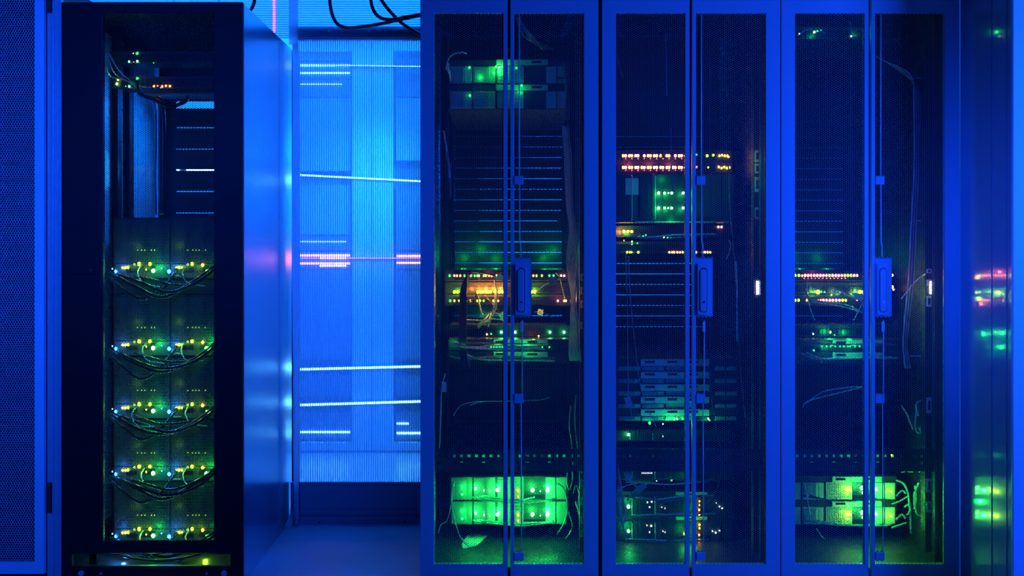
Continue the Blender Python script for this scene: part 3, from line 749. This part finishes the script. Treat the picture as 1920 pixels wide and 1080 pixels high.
n5 = server(c, 637, .32, 'upper slim server of the right rack, green-lit gap below its slotted lip', 1, (-.03, .15), (.0, .10), liph=.021, lit=M_DARK)
n6 = server(c, 660.5, .32, 'lower slim server of the right rack, slotted lip over the empty bay', 1, (-.03, .15), (.0, .10), liph=.021, lit=M_DARK)
LEDS(n5, .314, [(x, 649.5, 'g', .6) for x in (1541, 1550, 1558, 1566, 1575, 1582, 1590, 1594, 1603, 1612)] + [(1526, 657, 'g', .8)])
glow(1560, 651, .28, 'g', .03); glow(1600, 651, .28, 'g', .02)
nq = server(c, 846, .36, 'slim server behind the punched cross rail of the right rack', 1, None, lit=M_PLATE)
LEDS(nq, .350, [(1617, 864.5, 'G', 1.2), (1672, 853, 'y', .8)])
glow(1612, 858, .30, 'g', .025)
n7 = server(c, 893, .357, 'upper green-lit server with pale lip at the foot of the right rack', 2, (-.02, .16), (.01, .11), liph=.020, lit=M_PLATE)
n8 = server(c, 939, .357, 'lower green-lit server with pale lip at the foot of the right rack', 2, (-.02, .16), (.01, .11), liph=.020, lit=M_PLATE)
for o, dy in ((n7, 0), (n8, 46)):
    LEDS(o, .347, [(1589, 918.5+dy, 'Y', 1), (1595, 918.5+dy, 'Y', 1), (1589.5, 927+dy, 'y', .9), (1617, 915+dy, 'G', 2.0), (1618, 924+dy, 'G', 1.3), (1671.5, 922+dy, 'y', .9), (1643, 918+dy, 'G', 1.2)])
    glow(1590, 922+dy, .325, 'y', .02); glow(1617, 920+dy, .315, 'g', .09); glow(1645, 922+dy, .315, 'g', .06); glow(1672, 924+dy, .325, 'y', .014)
glow(1690, 940, .16, 'g', .07)
glow(1730, 900, .2, 'g', .03)

# ------------------------------------------------------------------ vertical power strips
for (ri, px, lab, outs, lamp) in (
    (0, 1094, 'orange-edged vertical power strip at the right inner side of the left tall rack', [520, 545, 570, 610, 880, 905, 940, 975, 1000], None),
    (1, 1420, 'vertical power strip in the middle rack with a white display and lime-lit outlets', [(293, 22), (316, 18), (346, 28), (400, 22)], (1420.2, 527, 552)),
    (2, 1742, 'vertical power strip in the right rack with a white display beside amber-lit outlets', [(508, 8), (530, 12), (565, 20), (760, 30), (870, 14), (910, 26), (950, 20)], (1745, 528, 551))):
    d = .14
    oo = [(Z(v if not isinstance(v, tuple) else v[0], d), .024 if not isinstance(v, tuple) else v[1]/S(d)) for v in outs]
    lp = None
    xw = X(px, d)
    if lamp: lp = ((X(lamp[0], d)-xw-.0035, X(lamp[0], d)-xw+.0035), Z(lamp[2], d), Z(lamp[1], d))
    pdu(xw, d, .06, 1.80, lab, oo, lp)
glow(1416, 296, .07, 'y', .010); glow(1417, 340, .07, 'g', .008); glow(1735, 520, .07, 'o', .008); glow(1733, 560, .07, 'y', .010)
glow(1082, 560, .10, 'o', .003)

# ------------------------------------------------------------------ black cabinet contents
cb = -1.168
M_GR = mat('dark_grey_enclosure_steel', (.05, .05, .05), .4, noise=.2, nscale=30)
EN = ['topmost', 'second', 'third', 'fourth', 'lowest']
d = .25
def enclosure(yc, label, i):
    z1 = Z(yc-92, d); z0 = Z(yc+24.5, d); h = z1-z0
    o = thing('storage_enclosure', label, 'storage enclosure', (cb, d, z0))
    MB().box(-.219, .219, .006, .66, 0, h).build('chassis', M_DARK, o, bevel=.001)
    for s_ in (-.2, .0):
        grille(o, s_-.012, s_+.178, .062, h-.010, -.002, M_GR, .0062)
        cm = MB().box(s_-.012, s_+.182, -.001, .006, .006, .056).build('controller', M_GR, o, bevel=.001)
        ports(cm, s_+.030, s_+.066, .028, .042, -.006, 3)
        ports(cm, s_+.090, s_+.128, .030, .050, -.006, 3)
        MB().tube([(s_+.0, -.001, .012), (s_+.0, -.014, .014), (s_+.022, -.014, .014), (s_+.022, -.001, .012)], .0022).build('handle', M_GALV, cm)
    big4 = i in (1, 3)
    LEDS(o, d-.008, [(217, yc+9, 'b', 1.0), (211, yc+4, 'b', .5), (230, yc+2, 'y', .8), (235, yc+2, 'Y', .8), (240, yc+1.5, 'y', .9), (252, yc-4, 't', .8), (261, yc-5, 'y', 1.2),
        (281, yc-5, 'y', 1.1), (274, yc+5, 'y', .6), (287, yc+7.5, 'G', 1.3), (303, yc+3, 'b', .45), (317, yc+9, 'b', 1.2), (331, yc+2, 'y', .8), (336, yc+1.5, 'y', .9), (341, yc+1.5, 'y', .8),
        (352, yc-4, 't', .8), (360, yc-5, 'y', 1.1), (380, yc-3, 'Y', 1.0), (387, yc+8, 'G', 1.25 if big4 else .6)]
        + [(x, yc-31, 't', .4) for x in (258, 266, 272, 284, 290, 352, 361, 367, 373, 385)], .0054, .0062)
    for px, k, pw in ((217, 'b', .07), (237, 'y', .02), (262, 'y', .04), (286, 'g', .12), (317, 'b', .09), (336, 'y', .02), (362, 'y', .04), (386, 'g', .12 if big4 else .02)):
        glow(px, yc+2, d-.045, k, pw*(.45 if k == 'y' else .8))
    glow(245, yc-38, d-.04, 'y', .006); glow(325, yc-40, d-.04, 'y', .006)
for i, yc in enumerate((500, 645, 763, 880, 997)):
    enclosure(yc, '%s of five storage enclosures with blue, yellow and green lights in the black cabinet' % EN[i], i)
blank(cb, d+.006, 525.5, 552, 'narrow dark plate between the first and second storage enclosures', None, .001, hw=.219)
# sagging dark cables in front of each enclosure
for i, yc in enumerate((500, 645, 763, 880, 997)):
    rnd.seed(40+i)
    if i == 4: yo = 0
    for j, (a, b_, sag, r) in enumerate(((205, 405, 42, .0075), (225, 410, 30, .006), (250, 400, 20, .005), (200, 330, 46, .006))):
        yy = yc+12+j*2
        if i == 4 and j in (0, 3): sag *= .55
        pts = [P(a, yy, d-.03), P(a+.25*(b_-a), yy+sag*.62+rnd.uniform(-4, 4), d-.07), P(a+.5*(b_-a), yy+sag+rnd.uniform(-4, 4), d-.085), P(a+.78*(b_-a), yy+sag*.5+rnd.uniform(-4, 4), d-.07), P(b_, yy-14, d-.03)]
        cable(pts, r, M_CABLE_BLACK, 'black cable sagging in front of the %s storage enclosure in the black cabinet' % EN[i], 'cables before the %s enclosure' % EN[i], n=6)
    for j in range(2):
        x0_ = 270+80*j+rnd.uniform(-8, 8)
        cable([P(x0_, yc-2, d-.01), P(x0_-6, yc+12, d-.05), P(x0_+4, yc+30, d-.06), P(x0_+36, yc+34+rnd.uniform(-4, 8), d-.05)], .0022, M_CABLE_GREY,
              'thin pale patch cable looping below the lights of the %s storage enclosure' % EN[i], 'pale patch cables of the %s enclosure' % EN[i], n=6)
# upper part of the black cabinet
u1 = switch(cb, 96, .30, 'upper of two switches near the top of the black cabinet, three green lights', depth=.10)
LEDS(u1, .296, [(257, 100, 'g', 1.2), (242, 115.5, 'G', .9), (257.5, 115, 'G', 1), (250, 100, 'w', .4), (288, 118, 'g', .4), (251, 116, 'w', .4)])
u2 = switch(cb, 143, .30, 'lower of two switches high in the black cabinet, with a red row of lights', depth=.10)
LEDS(u2, .296, [(257.5, 147, 'g', 1.2), (242.5, 162, 'G', 1), (257.5, 161.5, 'G', .9), (288.5, 161.5, 'o', 1), (296, 161, 'r', .9), (304, 162, 'o', 1), (311, 161, 'o', .9), (318.5, 161.5, 'o', 1),
                (221, 149.5, 'Y', .9), (219, 157, 'G', 1.2), (302, 164, 'r', .7), (236, 162, 'w', .4)])
glow(200, 110, .12, 'y', .012); glow(203, 152, .12, 'y', .015); glow(245, 160, .27, 'g', .006); glow(305, 158, .27, 'p', .006)
dd = .95
blank(cb, dd, 110, 189.5, 'large dark filler plate above the bright slot in the black cabinet', None, 0, hw=.222)
YB = [203.5, 240.3, 280.3, 320, 360, 400, 700, 938]
for i in range(7):
    blank(cb, dd, YB[i], YB[i+1], ['double-height dark panel under the bright blue slot in the black cabinet', 'second double-height dark panel below the bright slot in the black cabinet',
          'dark panel just above the brightest blue slit in the black cabinet', 'dark panel just below the brightest blue slit in the black cabinet', 'dark panel under the lowest blue slit in the black cabinet',
          'hidden filler plate behind the upper storage enclosures', 'hidden filler plate behind the lower storage enclosures'][i], None, (.0045, .0035, .0065, .005, .004, .0, 0)[i], hw=.222)
sh = tag(MB().box(cb-.19, cb+.222, .43, .50, Z(181, .43), Z(181, .43)+.003).box(cb-.19, cb+.222, .427, .43, Z(181, .43), Z(172, .43)).build('cable_shelf', M_PLATE),
         'blue-lit metal shelf just under the red row of lights in the black cabinet', 'shelf')
_b = thing('light_strip', 'added blue-white light bar that brightens the middle slit of the black cabinet', 'light strip', (0, 0, 0))  # bar added behind the slit to make it brighter
MB().box(X(315, 1.2), X(420, 1.2), 1.202, 1.225, Z(327, 1.2), Z(315, 1.2)).build('housing', M_PAINT, _b)
MB().box(X(318, 1.2), X(336, 1.2), 1.198, 1.2015, Z(325, 1.2), Z(317, 1.2)).box(X(350, 1.2), X(418, 1.2), 1.198, 1.2015, Z(325, 1.2), Z(317, 1.2)).build('diffuser', mat('added_slit_glow', (.1, .1, .1), .3, emit=(.22, .42, 1), estr=14), _b)
MB().box(X(325, 1.2)-.004, X(325, 1.2)+.004, 1.206, 1.214, Z(315, 1.2), 2.76).box(X(410, 1.2)-.004, X(410, 1.2)+.004, 1.206, 1.214, Z(315, 1.2), 2.76).build('hanger', M_PAINT, _b)
area('cabinet_slot_fill', (cb+.10, .86, Z(197, .86)), (cb-.28, .45, Z(330, .45)), 3, .16, .02, (0.002, .16, 1), 90)  # added inside the cabinet, imitates light coming in through the slot
sp = bpy.data.lights.new('cabinet_lining_fill', 'SPOT'); sp.energy = 20.0; sp.color = (.01, .30, 1); sp.spot_size = math.radians(17); sp.spot_blend = .35; sp.shadow_soft_size = .01  # unseen spot added inside the cabinet to brighten its left lining
so = bpy.data.objects.new('cabinet_lining_fill', sp); COL.objects.link(so); so.location = (cb+.12, .80, Z(318, .8))
so.rotation_euler = (Vector((cb-.29, .30, Z(318, .3))) - so.location).to_track_quat('-Z', 'Y').to_euler()
cable([P(255, 150, .20), P(262, 175, .2), P(292, 188, .22), P(316, 200, .25), P(345, 192, .3), P(352, 182, .34)], .007, M_CABLE_BLACK, 'thick black cable curling across the bright slot in the black cabinet')
cable([P(287, 185, .25), P(299, 190, .24), P(303, 240, .24), P(303, 330, .24), P(301, 402, .24)], .012, M_CABLE_BLACK, 'thick black cable dropping beside the blue slits in the black cabinet')
cable([P(290, 185, .3), P(293, 240, .3), P(291, 330, .3), P(293, 402, .3)], .003, M_CABLE_MID, 'thin cable beside the thick drop cable in the black cabinet')
for j in range(3):
    cable([P(196+3*j, 96, .07), P(205+10*j, 140-3*j, .12), P(232+12*j, 150+4*j, .22), P(262+10*j, 164, .28)], .0022, M_CABLE_GREY, 'thin pale cable reaching the green lights in the upper black cabinet', 'pale cables in the upper black cabinet')
# cables seen through the slot at its foot
for j in range(4):
    cable([P(190+30*j, 1030, .10+.02*j), P(250+20*j, 1047+2*j, .10+.02*j), P(310+8*j, 1050, .10+.02*j), P(372-6*j, 1040, .10+.02*j), P(390-5*j, 1025, .10+.02*j)], .004,
          M_CABLE_MID, 'grey cable sagging in the floor slot of the black cabinet', 'cables in the floor slot of the black cabinet')
glow(232, 1053, .12, 'b', .05); glow(385, 1045, .16, 'y', .05)

# ------------------------------------------------------------------ cables in the tall racks
# left tall rack: vertical blue-lit bundle at the right side, tied in the middle
for j in range(9):
    o_ = (j-4)
    dd_ = .13+.0045*((j*5) % 9)
    cable([P(1059+o_*1.1, 236, dd_), P(1064+o_*1.4, 300, dd_), P(1067+o_*1.3, 380, dd_), P(1073+o_*1.3, 430, dd_), P(1073+o_*2.6, 490, dd_), P(1075+o_*1.0, 555, dd_), P(1075+o_*1.0, 575, dd_),
           P(1076+o_*1.8, 610, dd_), P(1076+o_*2.3, 650, dd_), P(1078+o_*2.4, 676, dd_+.03)], .0015, M_CABLE_GREY,
          'thin pale cable of the tied vertical bundle, right side of the left tall rack', 'tied vertical cable bundle of the left tall rack')
tag(MB().box(X(1070, .15), X(1081, .15), .145, .19, Z(570, .15), Z(561, .15)).build('cable_tie', M_RUBBER, bevel=.002), 'black strap around the vertical cable bundle in the left tall rack', 'cable strap')
for j in range(5):
    cable([P(1049+4*j, 118, .2), P(1058+2*j, 135, .18), P(1060+j, 160, .17), P(1061+j, 185, .17), P(1059+2*j, 225, .17)], .0022, M_CABLE_MID,
          'dark cable at the upper right of the left tall rack above the pale bundle', 'upper right dark cables of the left tall rack')
for j in range(8):
    cable([P(970+rnd.uniform(-3, 3), 34, .12), P(975+4*j, 55+3*j, .15), P(985+5*j, 70+3*j, .17), P(1012+2*j, 84+j, .2), P(1035+rnd.uniform(-12, 4), 92, .25)], .0018, M_CABLE_MID,
          'thin dark cable fanning out at the top of the left tall rack', 'fan of thin cables at the top of the left tall rack')
cable([P(836, 130, .2), P(840, 112, .19), P(850, 101, .18), P(866, 98, .18), P(874, 100, .2)], .003, M_CABLE_GREY, 'pale cable arching over the upper green strip in the left tall rack')
for j in range(3):
    cable([P(838+2*j, 118+j, .26), P(842-2*j, 124, .25), P(839+2*j, 132, .25), P(844, 140+6*j, .27)], .002, M_CABLE_GREY, 'short pale curl left of the upper green servers in the left tall rack', 'short curls left of the upper servers')
tag(MB().box(X(1044, .2), X(1093, .2), .2, .206, Z(147.5, .2), Z(145, .2)).build('cable_bracket', M_DARK), 'thin horizontal wire bracket at the upper right of the left tall rack', 'bracket')
tag(MB().box(X(1045, .2), X(1090, .2), .2, .206, Z(415, .2), Z(412.5, .2)).build('cable_bracket', M_DARK), 'thin horizontal wire bracket mid height at the right of the left tall rack', 'bracket')
# thick dark bundle and tagged patch cables over the orange switches
for j in range(7):
    e = .0078*j
    cable([P(886-2*j, 513, .44-e), P(874+rnd.uniform(-2, 2), 522+2*j, .42-e), P(868+1.7*j-4, 548, .40-e), P(868+1.9*j-5, 590, .37-e), P(866+2.2*j-5, 630, .30-e), P(869+2*j-6, 664, .265-e), P(872+1.5*j, 690, .26-e)], .0032,
          M_CABLE_BLACK, 'dark cable of the thick bundle hanging left of the amber lights', 'dark bundle left of the amber lights')
tags = [((905, 552), (925, 572), (938, 587), (950, 602), .85), ((896, 556), (905, 590), (922, 585), (946, 592), .0), ((872, 600), (905, 601), (925, 598), (948, 600), .0),
        ((885, 510), (905, 512), (930, 518), (950, 524), .85), ((930, 548), (927, 570), (922, 590), (915, 612), .0), ((1003, 552), (1016, 538), (1034, 528), (1048, 522), .75),
        ((1002, 585), (1012, 585), (1022, 588), (1034, 594), .4), ((918, 586), (912, 596), (902, 604), (896, 612), .0), ((922, 586), (916, 600), (905, 606), (897, 616), 0.),
        ((880, 565), (890, 560), (893, 552), (898, 566), 0.), ((927, 525), (932, 548), (930, 575), (924, 592), 0.), ((1042, 512), (1050, 520), (1056, 545), (1060, 560), 0.)]
for i, (a, b_, c_, e, tp) in enumerate(tags):
    cable([P(*a, .44), P(*b_, .40), P(*c_, .38), P(*e, .40)], .0026, M_CABLE_GREY if i % 3 else M_CABLE_MID,
          ('patch cable with a white label tag ' + {0: 'hanging diagonally right of the dark bundle', 3: 'crossing just above the amber lights', 5: 'rising right of the door handle', 6: 'below and right of the door handle'}[i])
          if tp else 'loose patch cable crossing the orange-lit switches of the left tall rack', None if tp else 'loose patch cables over the orange-lit switches', tagpos=tp if tp else None)
# loops around the green servers
for j, (pts, r) in enumerate([([(850, 905), (846, 930), (850, 965), (862, 1005), (880, 1026)], .0022), ([(852, 903), (850, 915), (846, 945), (838, 975), (826, 985), (822, 1000)], .0018),
        ([(1046, 906), (1058, 918), (1064, 950), (1058, 980), (1044, 1002)], .0024), ([(1064, 886), (1063, 905), (1068, 918), (1074, 895), (1072, 882)], .002),
        ([(1075, 925), (1080, 910), (1086, 925), (1084, 950), (1090, 975)], .002), ([(1088, 885), (1089, 930), (1092, 960), (1090, 1000)], .002),
        ([(1066, 960), (1073, 985), (1068, 1000), (1060, 1010)], .002), ([(1079, 940), (1085, 960), (1092, 985)], .0025), ([(1070, 760), (1068, 800), (1072, 830), (1075, 880)], .0022),
        ([(1080, 740), (1078, 790), (1084, 850), (1083, 885)], .0022), ([(835, 700), (828, 730), (826, 780), (824, 840)], .0025), ([(880, 760), (905, 753), (950, 752), (1010, 750), (1030, 745)], .0012),
        ([(850, 780), (862, 762), (885, 754), (920, 752)], .0012)]):
    cable([P(x, y, .22+.01*(j % 4)) for x, y in pts], r, M_CABLE_GREY, 'thin pale cable looping at the side of the lower left tall rack', 'side loops in the lower left tall rack')
rnd.seed(5)
for j in range(9):
    x = 895+rnd.uniform(-8, 20); y = 934+45.7*(j % 2)
    cable([P(x, y-4, .32), P(x+20, y+rnd.uniform(-2, 4), .29), P(x+55+rnd.uniform(0, 40), y+rnd.uniform(2, 8), .28), P(1010+rnd.uniform(-20, 40), y+rnd.uniform(-2, 4), .30)], .0026, M_CABLE_GREY,
          'pale cable lying across the front of the brilliant green servers', 'cables across the brilliant green servers')
for j in range(8):
    y = (640, 664)[j % 2]
    x = 842+rnd.uniform(0, 30)
    cable([P(x, y+rnd.uniform(-4, 8), .27), P(x+30, y+8+rnd.uniform(-3, 3), .25), P(x+90, y+9+rnd.uniform(-4, 3), .25), P(x+170, y+9+rnd.uniform(-4, 4), .27)], .0024, M_CABLE_MID if j % 3 else M_CABLE_GREY,
          'cable draped over the slim servers of the left tall rack', 'cables draped over the slim servers of the left tall rack')
for j in range(4):
    cable([P(832+4*j, 245+20*j, .08), P(834+3*j, 262+20*j, .08), P(838+2*j, 280+30*j, .08), P(843, 330+2*j, .1)], .0028, M_CABLE_GREY if j < 2 else M_CABLE_MID,
          'pale cable end at the upper left side of the left tall rack', 'cable ends at the upper left side')
tag(MB().box(X(828, .08), X(837, .08), .08, .083, Z(735, .08), Z(716, .08)).build('hanging_tag', M_TAG), 'pale tag hanging at the lower left side of the left tall rack', 'tag')
# pale sheet standing in for a patch of green light on the floor of the left tall rack
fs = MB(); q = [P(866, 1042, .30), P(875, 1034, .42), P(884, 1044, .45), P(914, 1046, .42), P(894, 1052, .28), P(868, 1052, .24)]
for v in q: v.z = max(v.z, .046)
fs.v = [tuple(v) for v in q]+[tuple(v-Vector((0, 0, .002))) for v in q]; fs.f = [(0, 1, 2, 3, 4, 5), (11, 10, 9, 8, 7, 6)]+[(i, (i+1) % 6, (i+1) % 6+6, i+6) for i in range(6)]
tag(fs.build('light_patch', M_TAG), 'pale sheet standing in for green light on the floor of the left tall rack', 'light patch')

# middle rack cables
for j, (pts, r, m_) in enumerate([([(1178, 480), (1182, 560), (1190, 640), (1200, 720), (1212, 760), (1230, 800)], .0016, M_CABLE_GREY), ([(1173, 470), (1176, 560), (1177, 650), (1178, 740)], .0014, M_CABLE_GREY),
        ([(1360, 30), (1361, 100), (1363, 180)], .003, M_CABLE_MID), ([(1366, 300), (1370, 400), (1377, 480), (1384, 580), (1388, 680), (1400, 800)], .0022, M_CABLE_MID),
        ([(1380, 490), (1381, 530), (1382, 560), (1383, 640)], .0035, M_CABLE_GREY), ([(1248, 60), (1249, 120), (1250, 180)], .0022, M_CABLE_MID), ([(1258, 240), (1259, 300), (1262, 360)], .002, M_CABLE_MID),
        ([(1367, 450), (1370, 460), (1367, 475), (1361, 487)], .002, M_CABLE_GREY), ([(1156, 105), (1160, 120), (1168, 145)], .0022, M_CABLE_MID),
        ([(1330, 700), (1336, 760), (1345, 815), (1352, 840)], .0016, M_CABLE_MID), ([(1352, 870), (1350, 900), (1340, 925), (1325, 945)], .0018, M_CABLE_MID), ([(1300, 905), (1330, 900), (1348, 903)], .0016, M_CABLE_MID),
        ([(1158, 920), (1170, 912), (1195, 905)], .002, M_CABLE_GREY), ([(1175, 940), (1185, 925), (1200, 912), (1215, 906)], .0022, M_CABLE_GREY)]):
    cable([P(x, y, .17+.008*(j % 4)) for x, y in pts], r, m_, 'thin loose cable hanging inside the middle rack', 'loose cables hanging in the middle rack')
cable([P(1170, 870, .16), P(1176, 890, .15), P(1182, 902, .15), P(1196, 915, .16)], .003, M_CABLE_GREY, 'short cable with a pale tag near the lower left of the middle rack', tagpos=.35)
cable([P(1192, 925, .15), P(1198, 918, .15), P(1206, 911, .15), P(1216, 905, .16)], .003, M_CABLE_GREY, 'short cable with a slanted pale tag above the green light, lower middle rack', tagpos=.5)
cable([P(1176, 742, .15), P(1178, 752, .15), P(1182, 765, .15), P(1184, 780, .15)], .0018, M_CABLE_GREY, 'thin cable with a narrow pale tag left of the five slim servers', tagpos=.4)
rnd.seed(9)
for j in range(10):
    y = (447, 968, 1014, 905, 935)[j % 5]; x = 1180+rnd.uniform(-8, 25)
    cable([P(x, y-3, .28), P(x+35, y+rnd.uniform(-6, 4), .25), P(x+80, y+rnd.uniform(-8, 3), .25), P(1330+rnd.uniform(-20, 20), y+rnd.uniform(-8, 0), .28)], .0026, M_CABLE_MID if j % 2 else M_CABLE_GREY,
          'cable draped across the devices of the middle rack', 'cables draped across devices in the middle rack')
for j in range(7):
    x = 1158+2*j
    cable([P(x, 870+12*j, .10), P(x+3, 900+12*j, .11), P(x-1, 930+9*j, .11), P(x+4, 960+9*j, .1)], .0018, M_CABLE_GREY, 'thin cable curl at the lower left side of the middle rack', 'curls at the lower left side of the middle rack')

# right rack cables
for j in range(7):
    o_ = j-3
    cable([P(1645+o_, 105, .145+.0062*j), P(1665+o_*1.5, 118+o_, .145+.0062*j), P(1700, 138+o_*1.5, .145+.0062*j), P(1713+o_*.6, 152+j, .145+.0062*j), P(1717+o_*1.2, 185, .145+.0062*j), P(1718+o_*1.2, 300, .145+.0062*j), P(1713+o_*1.5, 420, .145+.0062*j),
           P(1708+o_*1.6, 520, .145+.0062*j), P(1700+o_*1.4, 600, .145+.0062*j), P(1697+o_*1.2, 650, .145+.0062*j), P(1702+o_*1.5, 690, .15+.0062*j)], .0024, M_CABLE_MID if j % 3 else M_CABLE_GREY,
          'cable of the long vertical bundle bending in from the upper left, right rack', 'long vertical cable bundle of the right rack')
cable([P(1714, 150, .18), P(1724, 165, .18), P(1728, 200, .18), P(1724, 260, .18), P(1718, 320, .18)], .002, M_CABLE_MID, 'single dark cable bowing right of the long bundle in the right rack')
tag(MB().box(X(1714, .2), X(1765, .2), .2, .206, Z(147, .2), Z(144.5, .2)).build('cable_bracket', M_GALV), 'thin horizontal wire bracket at the top right of the right rack', 'bracket')
tag(MB().box(X(1710, .2), X(1764, .2), .2, .206, Z(415, .2), Z(412.5, .2)).build('cable_bracket', M_GALV), 'thin horizontal wire bracket mid height in the right rack', 'bracket')
tag(MB().box(X(1708, .2), X(1764, .2), .2, .206, Z(669, .2), Z(666.5, .2)).build('cable_bracket', M_GALV), 'thin horizontal wire bracket level with the slim servers, right rack', 'bracket')
cable([P(1683, 560, .17), P(1692, 548, .17), P(1702, 536, .17), P(1714, 523, .15), P(1728, 513, .12)], .0022, M_CABLE_GREY, 'pale cable crossing the long bundle toward the white display, right rack')
for j, pts in enumerate([[(1722, 780), (1718, 760), (1724, 752), (1733, 758), (1730, 790), (1725, 805)], [(1718, 770), (1716, 800), (1722, 812), (1732, 806)], [(1722, 800), (1730, 812), (1736, 804)],
        [(1715, 910), (1718, 935), (1714, 955)], [(1722, 905), (1714, 930), (1718, 960), (1726, 968)], [(1735, 890), (1736, 920), (1734, 950), (1726, 965)], [(1727, 900), (1734, 912), (1738, 935)],
        [(1690, 885), (1700, 883), (1712, 885)], [(1681, 900), (1695, 908), (1703, 930), (1707, 970), (1708, 1000)], [(1672, 945), (1685, 940), (1695, 935), (1702, 930)], [(1672, 990), (1685, 985), (1700, 980)],
        [(1750, 885), (1752, 920), (1748, 955)], [(1744, 990), (1752, 1000), (1758, 1002)], [(1757, 900), (1758, 960), (1757, 1000)], [(1722, 885), (1730, 880), (1736, 892)], [(1690, 760), (1700, 775), (1706, 790), (1712, 805)],
        [(1694, 950), (1700, 945), (1705, 955), (1698, 965)], [(1680, 930), (1690, 920), (1698, 925)], [(1680, 975), (1690, 965), (1698, 972)]]):
    cable([P(x, y, .22+.008*(j % 4)) for x, y in pts], .0028 if j % 2 else .0035, M_CABLE_GREY, 'green-lit cable loop at the lower right side of the right rack', 'green-lit loops in the lower right rack')
rnd.seed(11)
for j in range(8):
    y = (936, 982, 645, 668)[j % 4]; x = 1535+rnd.uniform(-30, 20)
    cable([P(x-10, y-8, .30), P(x+20, y+rnd.uniform(-3, 4), .26), P(x+60, y+rnd.uniform(0, 4), .26), P(1660+rnd.uniform(-20, 30), y+rnd.uniform(-4, 4), .29)], .0026, M_CABLE_GREY if j % 2 else M_CABLE_MID,
          'cable draped across the servers of the right rack', 'cables draped across the servers of the right rack')
for j, pts in enumerate([[(1514, 520), (1513, 545), (1518, 575), (1527, 600)], [(1519, 565), (1545, 569), (1580, 575), (1612, 584)], [(1620, 560), (1610, 580), (1600, 600)], [(1522, 562), (1550, 566), (1590, 572), (1620, 588)],
        [(1505, 762), (1515, 752), (1550, 742), (1600, 730), (1620, 725)], [(1512, 755), (1540, 735), (1580, 727), (1618, 724)], [(1508, 905), (1512, 925), (1516, 950), (1519, 975)], [(1530, 990), (1540, 1005), (1545, 1010)],
        [(1500, 64), (1510, 56), (1530, 55), (1548, 62)], [(1594, 40), (1596, 55), (1597, 66)], [(1605, 58), (1612, 55), (1620, 58)]]):
    cable([P(x, y, .36 if j < 4 else .2) for x, y in pts], .002, M_CABLE_GREY, 'fine stray cable behind the left door of the right rack', 'fine stray cables behind the left door of the right rack')
cable([P(1560, 545, .42), P(1568, 550, .40), P(1574, 545, .38), P(1586, 552, .38)], .003, M_CABLE_GREY, 'cable with a broad dark-lit tag beside the middle lime cluster, right rack', tagpos=.4)
cable([P(1594, 550, .42), P(1604, 555, .38), P(1616, 560, .38), P(1624, 565, .38)], .003, M_CABLE_GREY, 'cable with a slanted tag left of the bright lime pair, right rack', tagpos=.5)

# ------------------------------------------------------------------ between black cabinet and left tall rack
KB = [([(618, -14), (619, 8), (624, 30), (634, 46), (652, 52), (680, 50), (712, 45), (745, 38), (800, 26)], 'black cable looping low before the upper ribbed panel'),
      ([(694, -14), (698, 12), (706, 28), (718, 36), (738, 38), (762, 33), (800, 27)], 'black cable making the small right-hand loop before the upper ribbed panel'),
      ([(706, -14), (724, 12), (744, 34), (764, 50), (800, 70)], 'black cable running diagonally down behind the left tall rack'),
      ([(478, -14), (477, 2), (473, 14), (466, 24), (455, 34)], 'short black cable end above the black cabinet corner')]
for pts, lab in KB:
    cable([P(x, y, .60) for x, y in pts], .0068, M_CABLE_BLACK, lab, name='power_cable', n=10)
# loose plastic edge film with its bright curled end
fm = MB(); nn = 60; y_ = DP-.03
ring = []
for i in range(nn+1):
    t = i/nn; py = 82+(985-82)*t
    xr_ = 559.5+1.6*math.sin(t*9)+(2.5 if .35 < t < .7 else 0)-1.2*math.sin(t*23)
    xl_ = 546+2.5*math.sin(t*5+1)+(6*max(0, .0+min(1, (t-.35)*3)) if t > .35 else 0)
    xm = (xl_+xr_)/2+1.5*math.sin(t*14)
    ring.append([P(xl_, py, y_), P(xm, py, y_-.012), P(xr_, py, y_)])
for r_ in ring:
    fm.v += [tuple(v) for v in r_]+[tuple(v+Vector((0, .0015, 0))) for v in reversed(r_)]
for i in range(nn):
    for q in range(6):
        a = i*6+q; b_ = i*6+(q+1) % 6; fm.f.append((a, b_, b_+6, a+6))
fm.f += [(5, 4, 3, 2, 1, 0), tuple(range(nn*6, nn*6+6))]
film = fm.build('plastic_film', M_FILM, smooth=True); tag(film, 'milky plastic edge film hanging along the left side of the ribbed partition', 'plastic film')
fe = MB(); y2 = y_-.05
q = [P(546, 957, y2), P(541, 972, y2-.03), P(534, 984, y2-.04), P(540, 990, y2-.02), P(547, 990, y2), P(549, 975, y2+.01)]
fe.v = [tuple(v) for v in q]+[tuple(v+Vector((0, .002, 0))) for v in q]; fe.f = [(0, 1, 5), (1, 4, 5), (1, 2, 3), (1, 3, 4), (6, 11, 7), (7, 11, 10), (7, 9, 8), (7, 10, 9)]+[(i, i+6, (i+1) % 6+6, (i+1) % 6) for i in range(6)]
fe.build('curled_end', M_TAG, film)['label'] = 'bright curled end of the film'
